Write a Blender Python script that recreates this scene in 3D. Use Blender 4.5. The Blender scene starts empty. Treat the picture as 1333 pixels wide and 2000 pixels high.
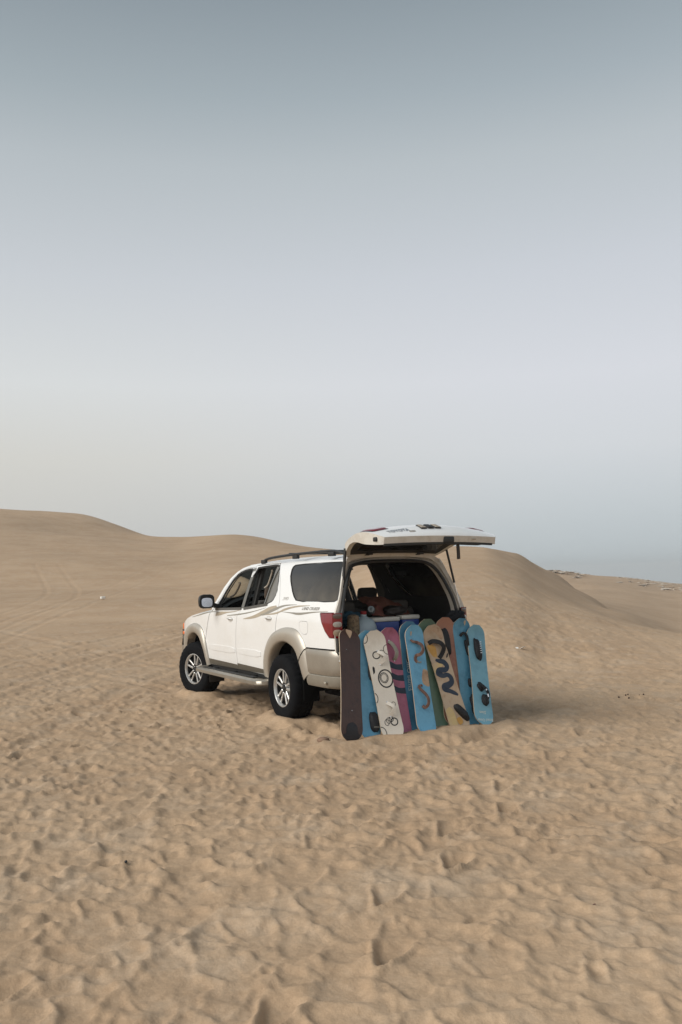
import bpy, bmesh, math, random
import numpy as np
from mathutils import Vector, Matrix
random.seed(7); rng = np.random.default_rng(7)
S = bpy.context.scene
COL = S.collection
R = math.radians

# ------------------------------------------------------------------ camera
CAM = np.array([-9.27, 5.344, 1.616]); YAW, PITCH, ROLL, FPX = -0.518, 0.078, -0.028, 1700.0
fw = np.array([math.cos(YAW)*math.cos(PITCH), math.sin(YAW)*math.cos(PITCH), math.sin(PITCH)])
r0 = np.cross(fw, [0, 0, 1]); r0 /= np.linalg.norm(r0); u0 = np.cross(r0, fw)
cr, sr = math.cos(ROLL), math.sin(ROLL)
rt = cr*r0 + sr*u0; up = -sr*r0 + cr*u0
cd = bpy.data.cameras.new('camera'); cam = bpy.data.objects.new('camera', cd); COL.objects.link(cam)
M = Matrix.Identity(4)
for i in range(3):
    M[i][0], M[i][1], M[i][2], M[i][3] = rt[i], up[i], -fw[i], CAM[i]
cam.matrix_world = M
cd.sensor_fit = 'VERTICAL'; cd.sensor_height = 36; cd.lens = FPX/2000*36
cd.clip_start = 0.05; cd.clip_end = 5000
S.camera = cam

# ------------------------------------------------------------------ light
SUN_AZ = YAW + R(116)      # direction the light comes from (left of the view), world azimuth
SUN_EL = R(13)
world = bpy.data.worlds.new('World'); S.world = world; world.use_nodes = True
nt = world.node_tree; N = nt.nodes; L = nt.links
for n in list(N): N.remove(n)
out = N.new('ShaderNodeOutputWorld'); bg = N.new('ShaderNodeBackground')
sky = N.new('ShaderNodeTexSky'); sky.sky_type = 'NISHITA'; sky.sun_disc = False
sky.sun_elevation = SUN_EL; sky.sun_rotation = math.pi/2 - SUN_AZ
sky.dust_density = 4; sky.air_density = 1.0; sky.ozone_density = 2
tc = N.new('ShaderNodeTexCoord'); sx = N.new('ShaderNodeSeparateXYZ'); L.new(tc.outputs['Generated'], sx.inputs[0])
def ramp(stops, tree=None, interp='EASE'):
    nn = (tree or nt).nodes.new('ShaderNodeValToRGB'); e = nn.color_ramp.elements
    nn.color_ramp.interpolation = interp
    while len(e) > 1: e.remove(e[-1])
    for k, (p, c) in enumerate(stops):
        el = e[0] if k == 0 else e.new(p)
        el.position = p; el.color = (*c, 1)
    return nn
def lin(*c): return tuple(((x/255+.055)/1.055)**2.4 if x > 10 else x/255/12.92 for x in c)
# dusk haze gradient by elevation: hazy grey at the horizon, brightest band at 10 degrees, blue-grey overhead
cool = ramp([(0.0, lin(190, 200, 204)), (.055, lin(197, 205, 209)), (.14, lin(214, 218, 222)), (.22, lin(218, 221, 227)), (.33, lin(205, 210, 217)), (.44, lin(186, 194, 199)), (.50, lin(166, 177, 184)), (.58, lin(142, 154, 162)), (1.0, lin(112, 124, 136))], interp='LINEAR')
warm = ramp([(0.0, lin(198, 198, 194)), (.055, lin(204, 203, 199)), (.14, lin(214, 213, 207)), (.22, lin(219, 222, 222)), (.33, lin(203, 208, 213)), (.44, lin(183, 191, 196)), (.50, lin(163, 174, 180)), (.58, lin(140, 151, 159)), (1.0, lin(112, 124, 136))], interp='LINEAR')
L.new(sx.outputs['Z'], cool.inputs[0]); L.new(sx.outputs['Z'], warm.inputs[0])
dt = N.new('ShaderNodeVectorMath'); dt.operation = 'DOT_PRODUCT'; L.new(tc.outputs['Generated'], dt.inputs[0])
dt.inputs[1].default_value = (math.cos(YAW+R(98)), math.sin(YAW+R(98)), 0)
mr = N.new('ShaderNodeMapRange'); mr.interpolation_type = 'SMOOTHSTEP'; mr.inputs[1].default_value = -0.45; mr.inputs[2].default_value = 0.3
L.new(dt.outputs['Value'], mr.inputs[0])
mx = N.new('ShaderNodeMix'); mx.data_type = 'RGBA'; L.new(mr.outputs[0], mx.inputs[0]); L.new(cool.outputs[0], mx.inputs[6]); L.new(warm.outputs[0], mx.inputs[7])
bg2 = N.new('ShaderNodeBackground'); L.new(mx.outputs[2], bg2.inputs[0]); bg2.inputs[1].default_value = 1.05
L.new(sky.outputs[0], bg.inputs[0]); bg.inputs[1].default_value = 0.05
ms = N.new('ShaderNodeMixShader'); ms.inputs[0].default_value = 0.93
L.new(bg.outputs[0], ms.inputs[1]); L.new(bg2.outputs[0], ms.inputs[2]); L.new(ms.outputs[0], out.inputs[0])
sd = bpy.data.lights.new('sun', 'SUN'); sd.energy = 3.2; sd.angle = R(44); sd.color = (1.0, .965, .905)
so = bpy.data.objects.new('sun', sd); COL.objects.link(so)
sdir = Vector((math.cos(SUN_AZ)*math.cos(R(37)), math.sin(SUN_AZ)*math.cos(R(37)), math.sin(R(37))))
so.rotation_euler = (-sdir).to_track_quat('-Z', 'Y').to_euler()
S.view_settings.view_transform = 'Standard'; S.view_settings.look = 'None'
S.view_settings.exposure = 0.0; S.view_settings.gamma = 1.0; S.view_settings.use_curve_mapping = False
S.cycles.max_bounces = 6; S.cycles.transparent_max_bounces = 12

# ------------------------------------------------------------------ materials
MATS = {}
def mat(name, col, rough=.6, metal=0, coat=0, noise=None, bump=None, spec=.5, trans=0, alpha=1, col2=None, nscale=6):
    if name in MATS: return MATS[name]
    m = bpy.data.materials.new(name); m.use_nodes = True; t = m.node_tree; b = t.nodes['Principled BSDF']
    b.inputs['Base Color'].default_value = (*col, 1); b.inputs['Roughness'].default_value = rough
    b.inputs['Metallic'].default_value = metal; b.inputs['Coat Weight'].default_value = coat
    b.inputs['Coat Roughness'].default_value = .08
    b.inputs['Specular IOR Level'].default_value = spec; b.inputs['Transmission Weight'].default_value = trans; b.inputs['Alpha'].default_value = alpha
    tcn = t.nodes.new('ShaderNodeTexCoord')
    c2 = col2 or tuple(min(1, x*.72) for x in col)
    nz = t.nodes.new('ShaderNodeTexNoise'); nz.inputs['Scale'].default_value = nscale; nz.inputs['Detail'].default_value = 6; nz.inputs['Roughness'].default_value = .65
    t.links.new(tcn.outputs['Object'], nz.inputs['Vector'])
    rp = ramp([(0.0, col), (.48, col), (.48+(noise or .5), c2)], t, 'LINEAR')
    t.links.new(nz.outputs['Fac'], rp.inputs[0]); t.links.new(rp.outputs[0], b.inputs['Base Color'])
    if bump:
        nb = t.nodes.new('ShaderNodeTexNoise'); nb.inputs['Scale'].default_value = bump[0]; nb.inputs['Detail'].default_value = 5
        t.links.new(tcn.outputs['Object'], nb.inputs['Vector'])
        bp = t.nodes.new('ShaderNodeBump'); bp.inputs['Strength'].default_value = bump[1]; bp.inputs['Distance'].default_value = .01
        t.links.new(nb.outputs['Fac'], bp.inputs['Height']); t.links.new(bp.outputs[0], b.inputs['Normal'])
    MATS[name] = m; return m
WHITE = mat('white_paint', (.80, .80, .79), .28, coat=.6, noise=.6, col2=(.72, .70, .66), nscale=3)
WHITEJ = mat('dusty_white_paint', (.62, .59, .535), .5, noise=.3, col2=(.48, .43, .365), nscale=9)
BEIGE = mat('beige_silver_paint', (.46, .42, .36), .42, metal=.45, coat=.25, noise=.5, nscale=4)
BUMPER = mat('beige_bumper_paint', (.36, .325, .275), .36, metal=.5, coat=.3, noise=.5, nscale=4)
BLACKP = mat('black_plastic', (.018, .019, .02), .5, noise=.4, bump=(120, .2))
DARKT = mat('dark_trim', (.03, .029, .027), .75, bump=(90, .3))
HEAD = mat('headliner_cloth', (.05, .048, .045), .95, bump=(200, .3))
SEATM = mat('seat_cloth', (.085, .078, .068), .9, bump=(150, .4))
TANP = mat('tan_plastic', (.36, .31, .25), .6)
HEADR = mat('brown_headrest_cloth', (.12, .085, .06), .9, bump=(150, .3))
RUBBER = mat('tyre_rubber', (.0055, .006, .0075), .9, noise=.4, col2=(.010, .0095, .009), bump=(60, .3), spec=.15)
ALLOY = mat('alloy', (.62, .615, .60), .34, metal=.7, noise=.5)
DISCM = mat('brake_disc_dark', (.03, .03, .03), .5, metal=.5)
CHROME = mat('chrome', (.75, .75, .74), .12, metal=1)
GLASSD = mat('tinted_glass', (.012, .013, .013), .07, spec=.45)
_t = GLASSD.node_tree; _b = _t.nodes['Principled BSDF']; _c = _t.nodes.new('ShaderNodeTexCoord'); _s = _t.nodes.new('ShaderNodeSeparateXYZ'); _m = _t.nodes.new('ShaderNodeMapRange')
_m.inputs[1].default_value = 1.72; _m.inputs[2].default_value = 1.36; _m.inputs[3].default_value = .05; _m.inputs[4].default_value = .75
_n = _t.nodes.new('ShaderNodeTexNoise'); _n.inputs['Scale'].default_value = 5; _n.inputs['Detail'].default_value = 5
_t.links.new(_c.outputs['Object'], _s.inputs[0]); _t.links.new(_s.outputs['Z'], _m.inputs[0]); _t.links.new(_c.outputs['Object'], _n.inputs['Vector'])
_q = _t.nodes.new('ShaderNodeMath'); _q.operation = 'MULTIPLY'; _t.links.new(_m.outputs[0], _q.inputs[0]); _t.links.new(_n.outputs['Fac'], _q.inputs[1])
_x = _t.nodes.new('ShaderNodeMix'); _x.data_type = 'RGBA'; _x.inputs[6].default_value = (.010, .011, .012, 1); _x.inputs[7].default_value = (.20, .17, .125, 1)  # tan growing towards the bottom paints the sand's reflection into the glass colour
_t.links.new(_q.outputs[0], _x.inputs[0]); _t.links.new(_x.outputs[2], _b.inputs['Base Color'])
GREYG = mat('grey_dusty_glass', (.16, .15, .13), .22, spec=.7)
CLEAR = bpy.data.materials.new('clear_glass'); CLEAR.use_nodes = True; _t = CLEAR.node_tree
for _n in list(_t.nodes): _t.nodes.remove(_n)
_o = _t.nodes.new('ShaderNodeOutputMaterial'); _m = _t.nodes.new('ShaderNodeMixShader'); _a = _t.nodes.new('ShaderNodeBsdfTransparent'); _g = _t.nodes.new('ShaderNodeBsdfGlossy'); _f = _t.nodes.new('ShaderNodeLayerWeight')
_a.inputs[0].default_value = (.80, .84, .80, 1); _g.inputs['Roughness'].default_value = .03; _f.inputs[0].default_value = .12
_t.links.new(_f.outputs['Fresnel'], _m.inputs[0]); _t.links.new(_a.outputs[0], _m.inputs[1]); _t.links.new(_g.outputs[0], _m.inputs[2]); _t.links.new(_m.outputs[0], _o.inputs[0])
MIRRG = mat('mirror_glass', (.62, .64, .68), .16, metal=1)
REDL = mat('red_lens', (.18, .006, .012), .12, coat=.6, spec=.6, noise=.3, col2=(.12, .004, .008), nscale=14)
CLRL = mat('clear_lens', (.36, .33, .29), .10, coat=.8, noise=.3, col2=(.2, .18, .16), nscale=30)
AMBER = mat('amber_lens', (.75, .16, .03), .2, coat=.6)
STRIPE1 = mat('stripe_tan', (.40, .335, .25), .4)
STRIPE2 = mat('stripe_grey', (.27, .25, .21), .4)
LETTER = mat('badge_grey', (.26, .24, .21), .35)
SEAM = mat('panel_gap_dark', (.10, .09, .08), .8)
LOGOC = mat('badge_silver', (.30, .32, .35), .3, metal=.4)

# ------------------------------------------------------------------ mesh helpers
def link(o, parent=None):
    COL.objects.link(o)
    if parent is not None: o.parent = parent
    return o
def obj(name, me, parent=None, mats=(), smooth=True, angle=35):
    for m in (mats if isinstance(mats, (list, tuple)) else [mats]): me.materials.append(m)
    if smooth:
        me.polygons.foreach_set('use_smooth', [True]*len(me.polygons)); me.set_sharp_from_angle(angle=R(angle))
    me.update()
    return link(bpy.data.objects.new(name, me), parent)
def from_py(name, v, f, parent=None, mats=(), smooth=True, angle=35, fix=True):
    me = bpy.data.meshes.new(name); me.from_pydata([tuple(map(float, p)) for p in v], [], f)
    if fix:
        bm = bmesh.new(); bm.from_mesh(me); bmesh.ops.recalc_face_normals(bm, faces=bm.faces); bm.to_mesh(me); bm.free()
    return obj(name, me, parent, mats, smooth, angle)
def from_bm(name, bm, parent=None, mats=(), smooth=True, angle=35):
    bmesh.ops.recalc_face_normals(bm, faces=bm.faces)
    me = bpy.data.meshes.new(name); bm.to_mesh(me); bm.free()
    return obj(name, me, parent, mats, smooth, angle)
def bm_box(bm, c, s, bev=.01, rot=None, seg=2, taper=None):
    r = bmesh.ops.create_cube(bm, size=1); vs = r['verts']
    for v in vs:
        v.co = Vector((v.co.x*s[0], v.co.y*s[1], v.co.z*s[2]))
        if taper and v.co.z < 0: v.co.x *= taper; v.co.y *= taper
    if bev:
        es = list({e for v in vs for e in v.link_edges})
        rr = bmesh.ops.bevel(bm, geom=es, offset=bev, segments=seg, affect='EDGES', profile=.5, clamp_overlap=True)
        vs = list({v for f in rr['faces'] for v in f.verts} | {v for v in vs if v.is_valid})
    mtx = Matrix.Translation(c)
    if rot is not None: mtx = mtx @ (rot if isinstance(rot, Matrix) else Matrix.Rotation(rot[0], 4, rot[1]))
    bmesh.ops.transform(bm, matrix=mtx, verts=vs)
    return vs
def box(name, c, s, m, parent=None, bev=.01, rot=None, taper=None, seg=2):
    bm = bmesh.new(); bm_box(bm, c, s, bev, rot, seg, taper); return from_bm(name, bm, parent, m)
def sweep(pts, prof, closed=False, upv=(0, 0, 1), caps=True, scales=None):
    """sweep a closed 2-D profile (side, up) along pts"""
    pts = [Vector(p) for p in pts]; n = len(pts); k = len(prof); V = []; F = []
    for i, p in enumerate(pts):
        a = pts[(i-1) % n] if (closed or i > 0) else pts[i]; b = pts[(i+1) % n] if (closed or i < n-1) else pts[i]
        t = (b-a).normalized(); uvec = Vector(upv(i) if callable(upv) else upv); sd_ = t.cross(uvec)
        if sd_.length < 1e-4: sd_ = t.cross(Vector((1, .3, 0)))
        sd_.normalize(); uu = sd_.cross(t); s = scales[i] if scales else 1
        for (x, y) in prof: V.append(p + sd_*x*s + uu*y*s)
    m = n if closed else n-1
    for i in range(m):
        for j in range(k):
            a = i*k+j; b = i*k+(j+1) % k; c = ((i+1) % n)*k+(j+1) % k; d = ((i+1) % n)*k+j
            F.append((a, b, c, d))
    if caps and not closed:
        F.append(tuple(range(k))); F.append(tuple(range((n-1)*k, n*k)))
    return V, F
def circ(r, n=8, ry=None): return [(r*math.cos(2*math.pi*i/n), (ry or r)*math.sin(2*math.pi*i/n)) for i in range(n)]
def tube(name, pts, r, m, parent=None, n=8, ry=None, closed=False, upv=(0, 0, 1), scales=None):
    V, F = sweep(pts, circ(r, n, ry), closed, upv, scales=scales); return from_py(name, V, F, parent, m)
def lathe(name, prof, m, parent=None, n=32, axis='z', loc=(0, 0, 0), closed=False, mod=None):
    V = []; F = []; k = len(prof)
    for i in range(n):
        a = 2*math.pi*i/n
        for j, (r, h) in enumerate(prof):
            if mod: r = mod(i, j, r)
            x, y, z = r*math.cos(a), r*math.sin(a), h
            if axis == 'y': x, y, z = x, z, y
            if axis == 'x': x, y, z = z, x, y
            V.append((x+loc[0], y+loc[1], z+loc[2]))
    for i in range(n):
        for j in range(k if closed else k-1):
            j2 = (j+1) % k; i2 = (i+1) % n
            F.append((i*k+j, i*k+j2, i2*k+j2, i2*k+j))
    return from_py(name, V, F, parent, m)
def smooth_poly(pts, it=2):
    """Chaikin rounding of a closed polygon"""
    for _ in range(it):
        q = []
        for i in range(len(pts)):
            a = pts[i]; b = pts[(i+1) % len(pts)]
            q += [(a[0]*.8+b[0]*.2, a[1]*.8+b[1]*.2), (a[0]*.2+b[0]*.8, a[1]*.2+b[1]*.8)]
        pts = q
    return pts
def spline(pts, n=6):
    """open Catmull-Rom through points (any dimension)"""
    P = [np.array(p, float) for p in pts]; P = [2*P[0]-P[1]] + P + [2*P[-1]-P[-2]]; o = []
    for i in range(1, len(P)-2):
        for t in np.linspace(0, 1, n, endpoint=False):
            a, b, c, d = P[i-1:i+3]
            o.append(.5*((2*b)+(-a+c)*t+(2*a-5*b+4*c-d)*t*t+(-a+3*b-3*c+d)*t**3))
    o.append(P[-2]); return [tuple(x) for x in o]

# ------------------------------------------------------------------ terrain
def pchip(x, xp, yp):
    x = np.asarray(x, float); xp = np.asarray(xp, float); yp = np.asarray(yp, float)
    h = np.diff(xp); d = np.diff(yp)/h; m = np.zeros_like(yp)
    for i in range(1, len(xp)-1):
        if d[i-1]*d[i] > 0:
            w1 = 2*h[i]+h[i-1]; w2 = h[i]+2*h[i-1]; m[i] = (w1+w2)/(w1/d[i-1]+w2/d[i])
    m[0] = d[0]; m[-1] = d[-1]
    x = np.clip(x, xp[0], xp[-1]); i = np.clip(np.searchsorted(xp, x)-1, 0, len(xp)-2)
    t = (x-xp[i])/h[i]
    return (2*t**3-3*t**2+1)*yp[i]+(t**3-2*t**2+t)*h[i]*m[i]+(-2*t**3+3*t**2)*yp[i+1]+(t**3-t**2)*h[i]*m[i+1]
_perm = rng.permutation(4096); _val = rng.random(4096)*2-1
def vnoise(x, y, seed=0):
    xi = np.floor(x).astype(int); yi = np.floor(y).astype(int); fx = x-xi; fy = y-yi
    fx = fx*fx*fx*(fx*(fx*6-15)+10); fy = fy*fy*fy*(fy*(fy*6-15)+10)
    def g(a, b): return _val[(_perm[(a+seed*131) & 4095]+b*7) & 4095]
    return (g(xi, yi)*(1-fx)+g(xi+1, yi)*fx)*(1-fy)+(g(xi, yi+1)*(1-fx)+g(xi+1, yi+1)*fx)*fy
def fbm(x, y, o=4, seed=0):
    s = 0; a = 1; t = 0
    for k in range(o):
        s = s+a*vnoise(x*2**k+k*17.3, y*2**k-k*9.1, seed+k); t += a; a *= .5
    return s/t
def hv(u): return 1152-.0285*u
def el(u, v): return (hv(u)-v)/1700.0
# azimuth (relative, radians, right positive) : [(distance, height), ...] measured from the photograph
def col(u, pts): return (math.atan((u-666.5)/1700), [(d, (CAM[2]+d*el(u, v)) if v > 50 else v) for d, v in pts])
DC = [2, 8, 16, 28, 40, 55, 75, 90, 110, 140, 200, 320, 600, 1500]
cols = [
 col(-500, [(2, 0), (16, 0), (30, .25), (55, 1156), (90, 1075), (125, 1000), (150, 995), (200, 3), (320, 0), (1500, 0)]),
 col(0,   [(2, 0), (16, 0), (30, .35), (55, 1153), (75, 1095), (100, 1045), (122, 1010), (150, 1012), (200, 3), (320, 0), (1500, 0)]),
 col(150, [(2, 0), (16, 0), (30, .4), (55, 1150), (75, 1093), (98, 1053), (108, 1045), (114, 1030), (128, 1012), (150, 1016), (200, 3), (1500, 0)]),
 col(340, [(2, 0), (16, 0), (30, .4), (55, 1142), (75, 1093), (94, 1066), (102, 1061), (110, 1052), (125, 1057), (200, 2), (1500, 0)]),
 col(450, [(2, 0), (16, 0), (30, .5), (55, 1128), (75, 1085), (92, 1057), (104, 1045), (120, 1050), (200, 2), (1500, 0)]),
 col(600, [(2, 0), (16, 0), (30, .6), (55, 1118), (75, 1088), (95, 1069), (110, 1073), (200, 1), (1500, 0)]),
 col(700, [(2, 0), (14, 0), (30, .9), (50, 1105), (70, 1086), (90, 1080), (110, 1084), (200, 0), (1500, 0)]),
 col(800, [(2, 0), (13, 0), (26, 1.2), (42, 1088), (56, 1075), (66, 1076), (110, 1.5), (200, 0), (1500, -1)]),
 col(870, [(2, 0), (13, 0), (24, 1.2), (38, 1083), (50, 1069), (58, 1070), (90, .5), (150, -1), (1500, -1.5)]),
 col(940, [(2, 0), (13, 0), (24, 1.15), (38, 1085), (48, 1070), (56, 1073), (80, 0), (150, -1.5), (1500, -2)]),
 col(1000, [(2, 0), (13, 0), (24, 1.0), (38, 1103), (50, 1089), (60, 1081), (70, 1086), (95, -.3), (150, -1.5), (300, 1108), (1500, -1)]),
 col(1060, [(2, 0), (14, 0), (24, .7), (38, 1137), (55, 1121), (75, 1112), (88, 1118), (115, -.5), (150, -1.2), (220, 1113), (600, -2), (1500, -6)]),
 col(1150, [(2, 0), (14, 0), (26, .45), (40, 1180), (52, 1164), (60, 1170), (78, -.8), (130, -1.8), (240, 1123), (600, -4), (1500, -10)]),
 col(1210, [(2, 0), (14, 0), (24, .25), (34, 1205), (40, 1195), (46, 1208), (60, -1.3), (130, -2.4), (250, 1127), (600, -6), (1500, -14)]),
 col(1333, [(2, 0), (14, 0), (22, .05), (28, 1230), (34, 1236), (46, -2), (60, -3), (130, -3.6), (260, 1140), (600, -10), (1500, -28)]),
 col(1700, [(2, 0), (12, -.1), (22, -.3), (34, -1.3), (46, -2.6), (60, -3.4), (130, -4), (260, -4), (600, -12), (1500, -32)]),
]
gen1 = [(2, 0), (16, 0), (30, .2), (60, 1.5), (110, 4.5), (140, 4), (250, 0), (1500, 0)]
gen2 = [(2, 0), (16, 0), (30, 0), (60, .6), (120, 2.5), (160, 2), (250, 0), (1500, 0)]
ctrl = [(-math.pi, gen2), (-2.2, gen1), (-1.2, gen1)] + cols + [(1.3, gen2), (2.2, gen1), (math.pi, gen2)]
CA = np.array([c[0] for c in ctrl])
CH = np.array([pchip(np.log(np.array(DC)), np.log(np.array([q[0] for q in c[1]])), np.array([q[1] for q in c[1]])) for c in ctrl])
_gt = np.linspace(-math.pi, math.pi, 1801)
_gr = np.linspace(math.log(2), math.log(1500), 500)
_tmp = np.array([pchip(_gt, CA, CH[:, j]) for j in range(CH.shape[1])])          # DC x theta
# re-sample each angle on a fine log-distance axis (directly from the measured points for exact crests)
_fineC = np.array([pchip(_gr, np.log(np.array([q[0] for q in c[1]])), np.array([q[1] for q in c[1]])) for c in ctrl])
GRID = np.array([pchip(_gt, CA, _fineC[:, j]) for j in range(len(_gr))])          # r x theta
def base_h(x, y):
    dx = x-CAM[0]; dy = y-CAM[1]; r = np.hypot(dx, dy); az = np.arctan2(dy, dx)
    th = -(az-YAW); th = (th+math.pi) % (2*math.pi)-math.pi
    a = (th+math.pi)/(2*math.pi)*1800; b = (np.log(np.clip(r, 2, 1499))-_gr[0])/(_gr[1]-_gr[0])
    ai = np.clip(a.astype(int), 0, 1799); bi = np.clip(b.astype(int), 0, 498); fa = a-ai; fb = b-bi
    return (GRID[bi, ai]*(1-fa)+GRID[bi, ai+1]*fa)*(1-fb)+(GRID[bi+1, ai]*(1-fa)+GRID[bi+1, ai+1]*fa)*fb

def seg_dist(x, y, pl):
    best = np.full(x.shape, 1e9); 
    for (a, b) in zip(pl[:-1], pl[1:]):
        ax, ay = a; bx, by = b; l2 = (bx-ax)**2+(by-ay)**2+1e-9
        t = np.clip(((x-ax)*(bx-ax)+(y-ay)*(by-ay))/l2, 0, 1)
        sgn = np.sign((bx-ax)*(y-ay)-(by-ay)*(x-ax))
        d = np.hypot(x-ax-t*(bx-ax), y-ay-t*(by-ay)); k = d < np.abs(best)
        best = np.where(k, d*np.where(sgn == 0, 1, sgn), best)
    return best
TRACKS = [ ([(-.45, .02), (-.9, .02), (-1.4, .03)], .12),  # centre lines of wheel pairs pressed into the sand
 ([(60, -8), (40, -5), (24, .6), (12, 5), (2, 9)], .030), ([(75, -26), (50, -12.5), (30, -3), (16, 2.5), (4, 6.5)], .030),
 ([(30, -10), (20, -7.2), (17, -4.4), (12.4, -.2), (8.9, 2.5), (2, 6)], .035), ([(28, -14), (18, -7), (9, -.6), (5.4, 1.9), (1, 4.3)], .03),
 ([(14, -14), (7.8, -11.5), (4.9, -9.4), (1.5, -6.6), (-.6, -4.2), (-1.8, -2.6), (-2.6, -1.2), (-5, 3)], .02),
 ([(24, 2.5), (12, 1.2), (3, 0)], .03),
]
_th = np.concatenate([np.linspace(-math.pi, -.62, 70, endpoint=False), np.linspace(-.62, .62, 620, endpoint=False), np.linspace(.62, math.pi, 70, endpoint=False)])
_r = [.25]
while _r[-1] < 1400:
    q = _r[-1]; k = .06 if q < 1.8 else (.0058 if q < 40 else (.010 if q < 350 else .05)); _r.append(q*(1+k))
_r = np.array(_r); NR, NT = len(_r), len(_th)
TH, RR = np.meshgrid(_th, _r)
AZ = YAW-TH
X = CAM[0]+RR*np.cos(AZ); Y = CAM[1]+RR*np.sin(AZ)
Z = base_h(X, Y)
def sm(a, b, x): t = np.clip((x-a)/(b-a), 0, 1); return t*t*(3-2*t)
near = 1-sm(18, 60, RR)
# wind-shaped swells and broad dunes
wx, wy = X+.8*fbm(X*.5, Y*.5, 2, 31), Y+.8*fbm(X*.5, Y*.5, 2, 37)
Z += .022*fbm(wx*.55, wy*.55, 3, 3)*near + .008*fbm(wx*1.7, wy*1.7, 3, 9)*near
Z += .16*fbm(X*.035, Y*.035, 3, 15)*sm(35, 90, RR)*(1-sm(200, 500, RR)) + .10*fbm(X*.15, Y*.15, 3, 19)*sm(20, 45, RR)*(1-sm(150, 300, RR))
# wind streaks
ca, sa = math.cos(YAW-1.35), math.sin(YAW-1.35)
U_ = X*ca+Y*sa; W_ = -X*sa+Y*ca
Z += .003*fbm(U_*1.6, W_*4.2, 3, 25)*near
Z += .005*fbm(X*6.5, Y*6.5, 3, 47)*(1-sm(12, 26, RR))
trk = np.zeros_like(Z)
for pl, dep in TRACKS:
    pl = [p for p in spline(pl, 5)]; d = seg_dist(X, Y, pl)
    wob = .05*fbm(X*1.1, Y*1.1, 2, 51)
    for off in (-.83, .83):
        q = (d+wob-off); trk += .45*dep*(-np.exp(-(q/.13)**4)+.55*np.exp(-((np.abs(q)-.23)/.09)**2))*(1+.4*fbm(X*2, Y*2, 2, 5))
Z += trk*(1-sm(60, 120, RR))
DET = np.zeros_like(Z)
# footprints and scuffs, each stamped over the earlier ones
def stamp(px, py, ang, la, wb, dep, rim, keep=.45, tilt=0.0):
    dx, dy = px-CAM[0], py-CAM[1]; r = math.hypot(dx, dy); th = -(math.atan2(dy, dx)-YAW); th = (th+math.pi) % (2*math.pi)-math.pi
    ext = max(la, wb)*2.0
    i0, i1 = np.searchsorted(_r, r-ext), np.searchsorted(_r, r+ext)
    dth = ext/max(r, .5); j0, j1 = np.searchsorted(_th, th-dth), np.searchsorted(_th, th+dth)
    if i1-i0 < 2 or j1-j0 < 2: return
    x = X[i0:i1, j0:j1]-px; y = Y[i0:i1, j0:j1]-py
    a = (x*math.cos(ang)+y*math.sin(ang))/la; b = (-x*math.sin(ang)+y*math.cos(ang))/wb
    b = b*(1+.35*np.tanh(a*1.5))+.12*np.sin(a*3+tilt*7)
    q = np.hypot(a, b)+.10*np.sin(3*np.arctan2(b, a)+tilt*20)
    m = 1-sm(.55, 1.06, q); rimm = np.exp(-((q-1.16)/.20)**2)*(1+.5*tilt*a)
    z = DET[i0:i1, j0:j1]; cov = np.clip(m*1.0+rimm*.35, 0, 1)*.72
    DET[i0:i1, j0:j1] = z*(1-cov)-m*dep*(.85+.25*a*np.sign(tilt+.01)) + rim*rimm
def scatter(n, rmin, rmax, amin, amax, f):
    for _ in range(n):
        r = math.exp(random.uniform(math.log(rmin), math.log(rmax))); t = random.uniform(amin, amax); a = YAW-t
        f(CAM[0]+r*math.cos(a), CAM[1]+r*math.sin(a), r)
def foot(px, py, r):
    s = random.uniform(.6, 1.2); d = random.uniform(.010, .028)*(.75 if r < 5 else 1.0)
    stamp(px, py, random.gauss(YAW+.5, .9), .165*s, .075*s*random.uniform(.85, 1.5), d, d*random.uniform(.2, .5), tilt=random.uniform(-1, 1))
def scuff(px, py, r):
    s = random.uniform(.7, 1.9); d = random.uniform(.005, .018)
    stamp(px, py, random.uniform(0, 3.14), .26*s, .16*s, d, d*.35, tilt=random.uniform(-1, 1))
def mound(px, py, r):
    s = random.uniform(.6, 1.6); stamp(px, py, random.uniform(0, 3.14), .2*s, .12*s, -random.uniform(.008, .022), 0, tilt=random.uniform(-1, 1))
scatter(700, 2.2, 26, -.62, .62, scuff)
scatter(500, 2.2, 16, -.62, .62, mound)
scatter(2300, 2.0, 12, -.62, .62, foot)
scatter(3600, 6.0, 24, -.62, .62, foot)
scatter(2200, 14, 50, -.62, .62, foot)
def dimple(px, py, r):
    s = random.uniform(.7, 1.25); d = random.uniform(.010, .022)*(.8 if r < 5 else 1.0)
    stamp(px, py, random.gauss(YAW+.9, .8), .125*s, .08*s*random.uniform(.8, 1.3), d, d*random.uniform(.25, .5), tilt=random.uniform(-.6, .6))
scatter(3600, 2.0, 13, -.62, .62, dimple)
scatter(2400, 9.0, 26, -.62, .62, dimple)
# trails of single prints
for _ in range(16):
    r = random.uniform(4, 24); t = random.uniform(-.5, .5); a = YAW-t; x0 = CAM[0]+r*math.cos(a); y0 = CAM[1]+r*math.sin(a); h = random.uniform(0, 6.28)
    for k in range(random.randint(8, 22)):
        h += random.gauss(0, .08); x0 += .62*math.cos(h); y0 += .62*math.sin(h); sd_ = .11*(1 if k % 2 else -1)
        d = random.uniform(.025, .05); stamp(x0-sd_*math.sin(h), y0+sd_*math.cos(h), h, .165, .07, d, d*.4, tilt=.5)
Z += DET
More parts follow.
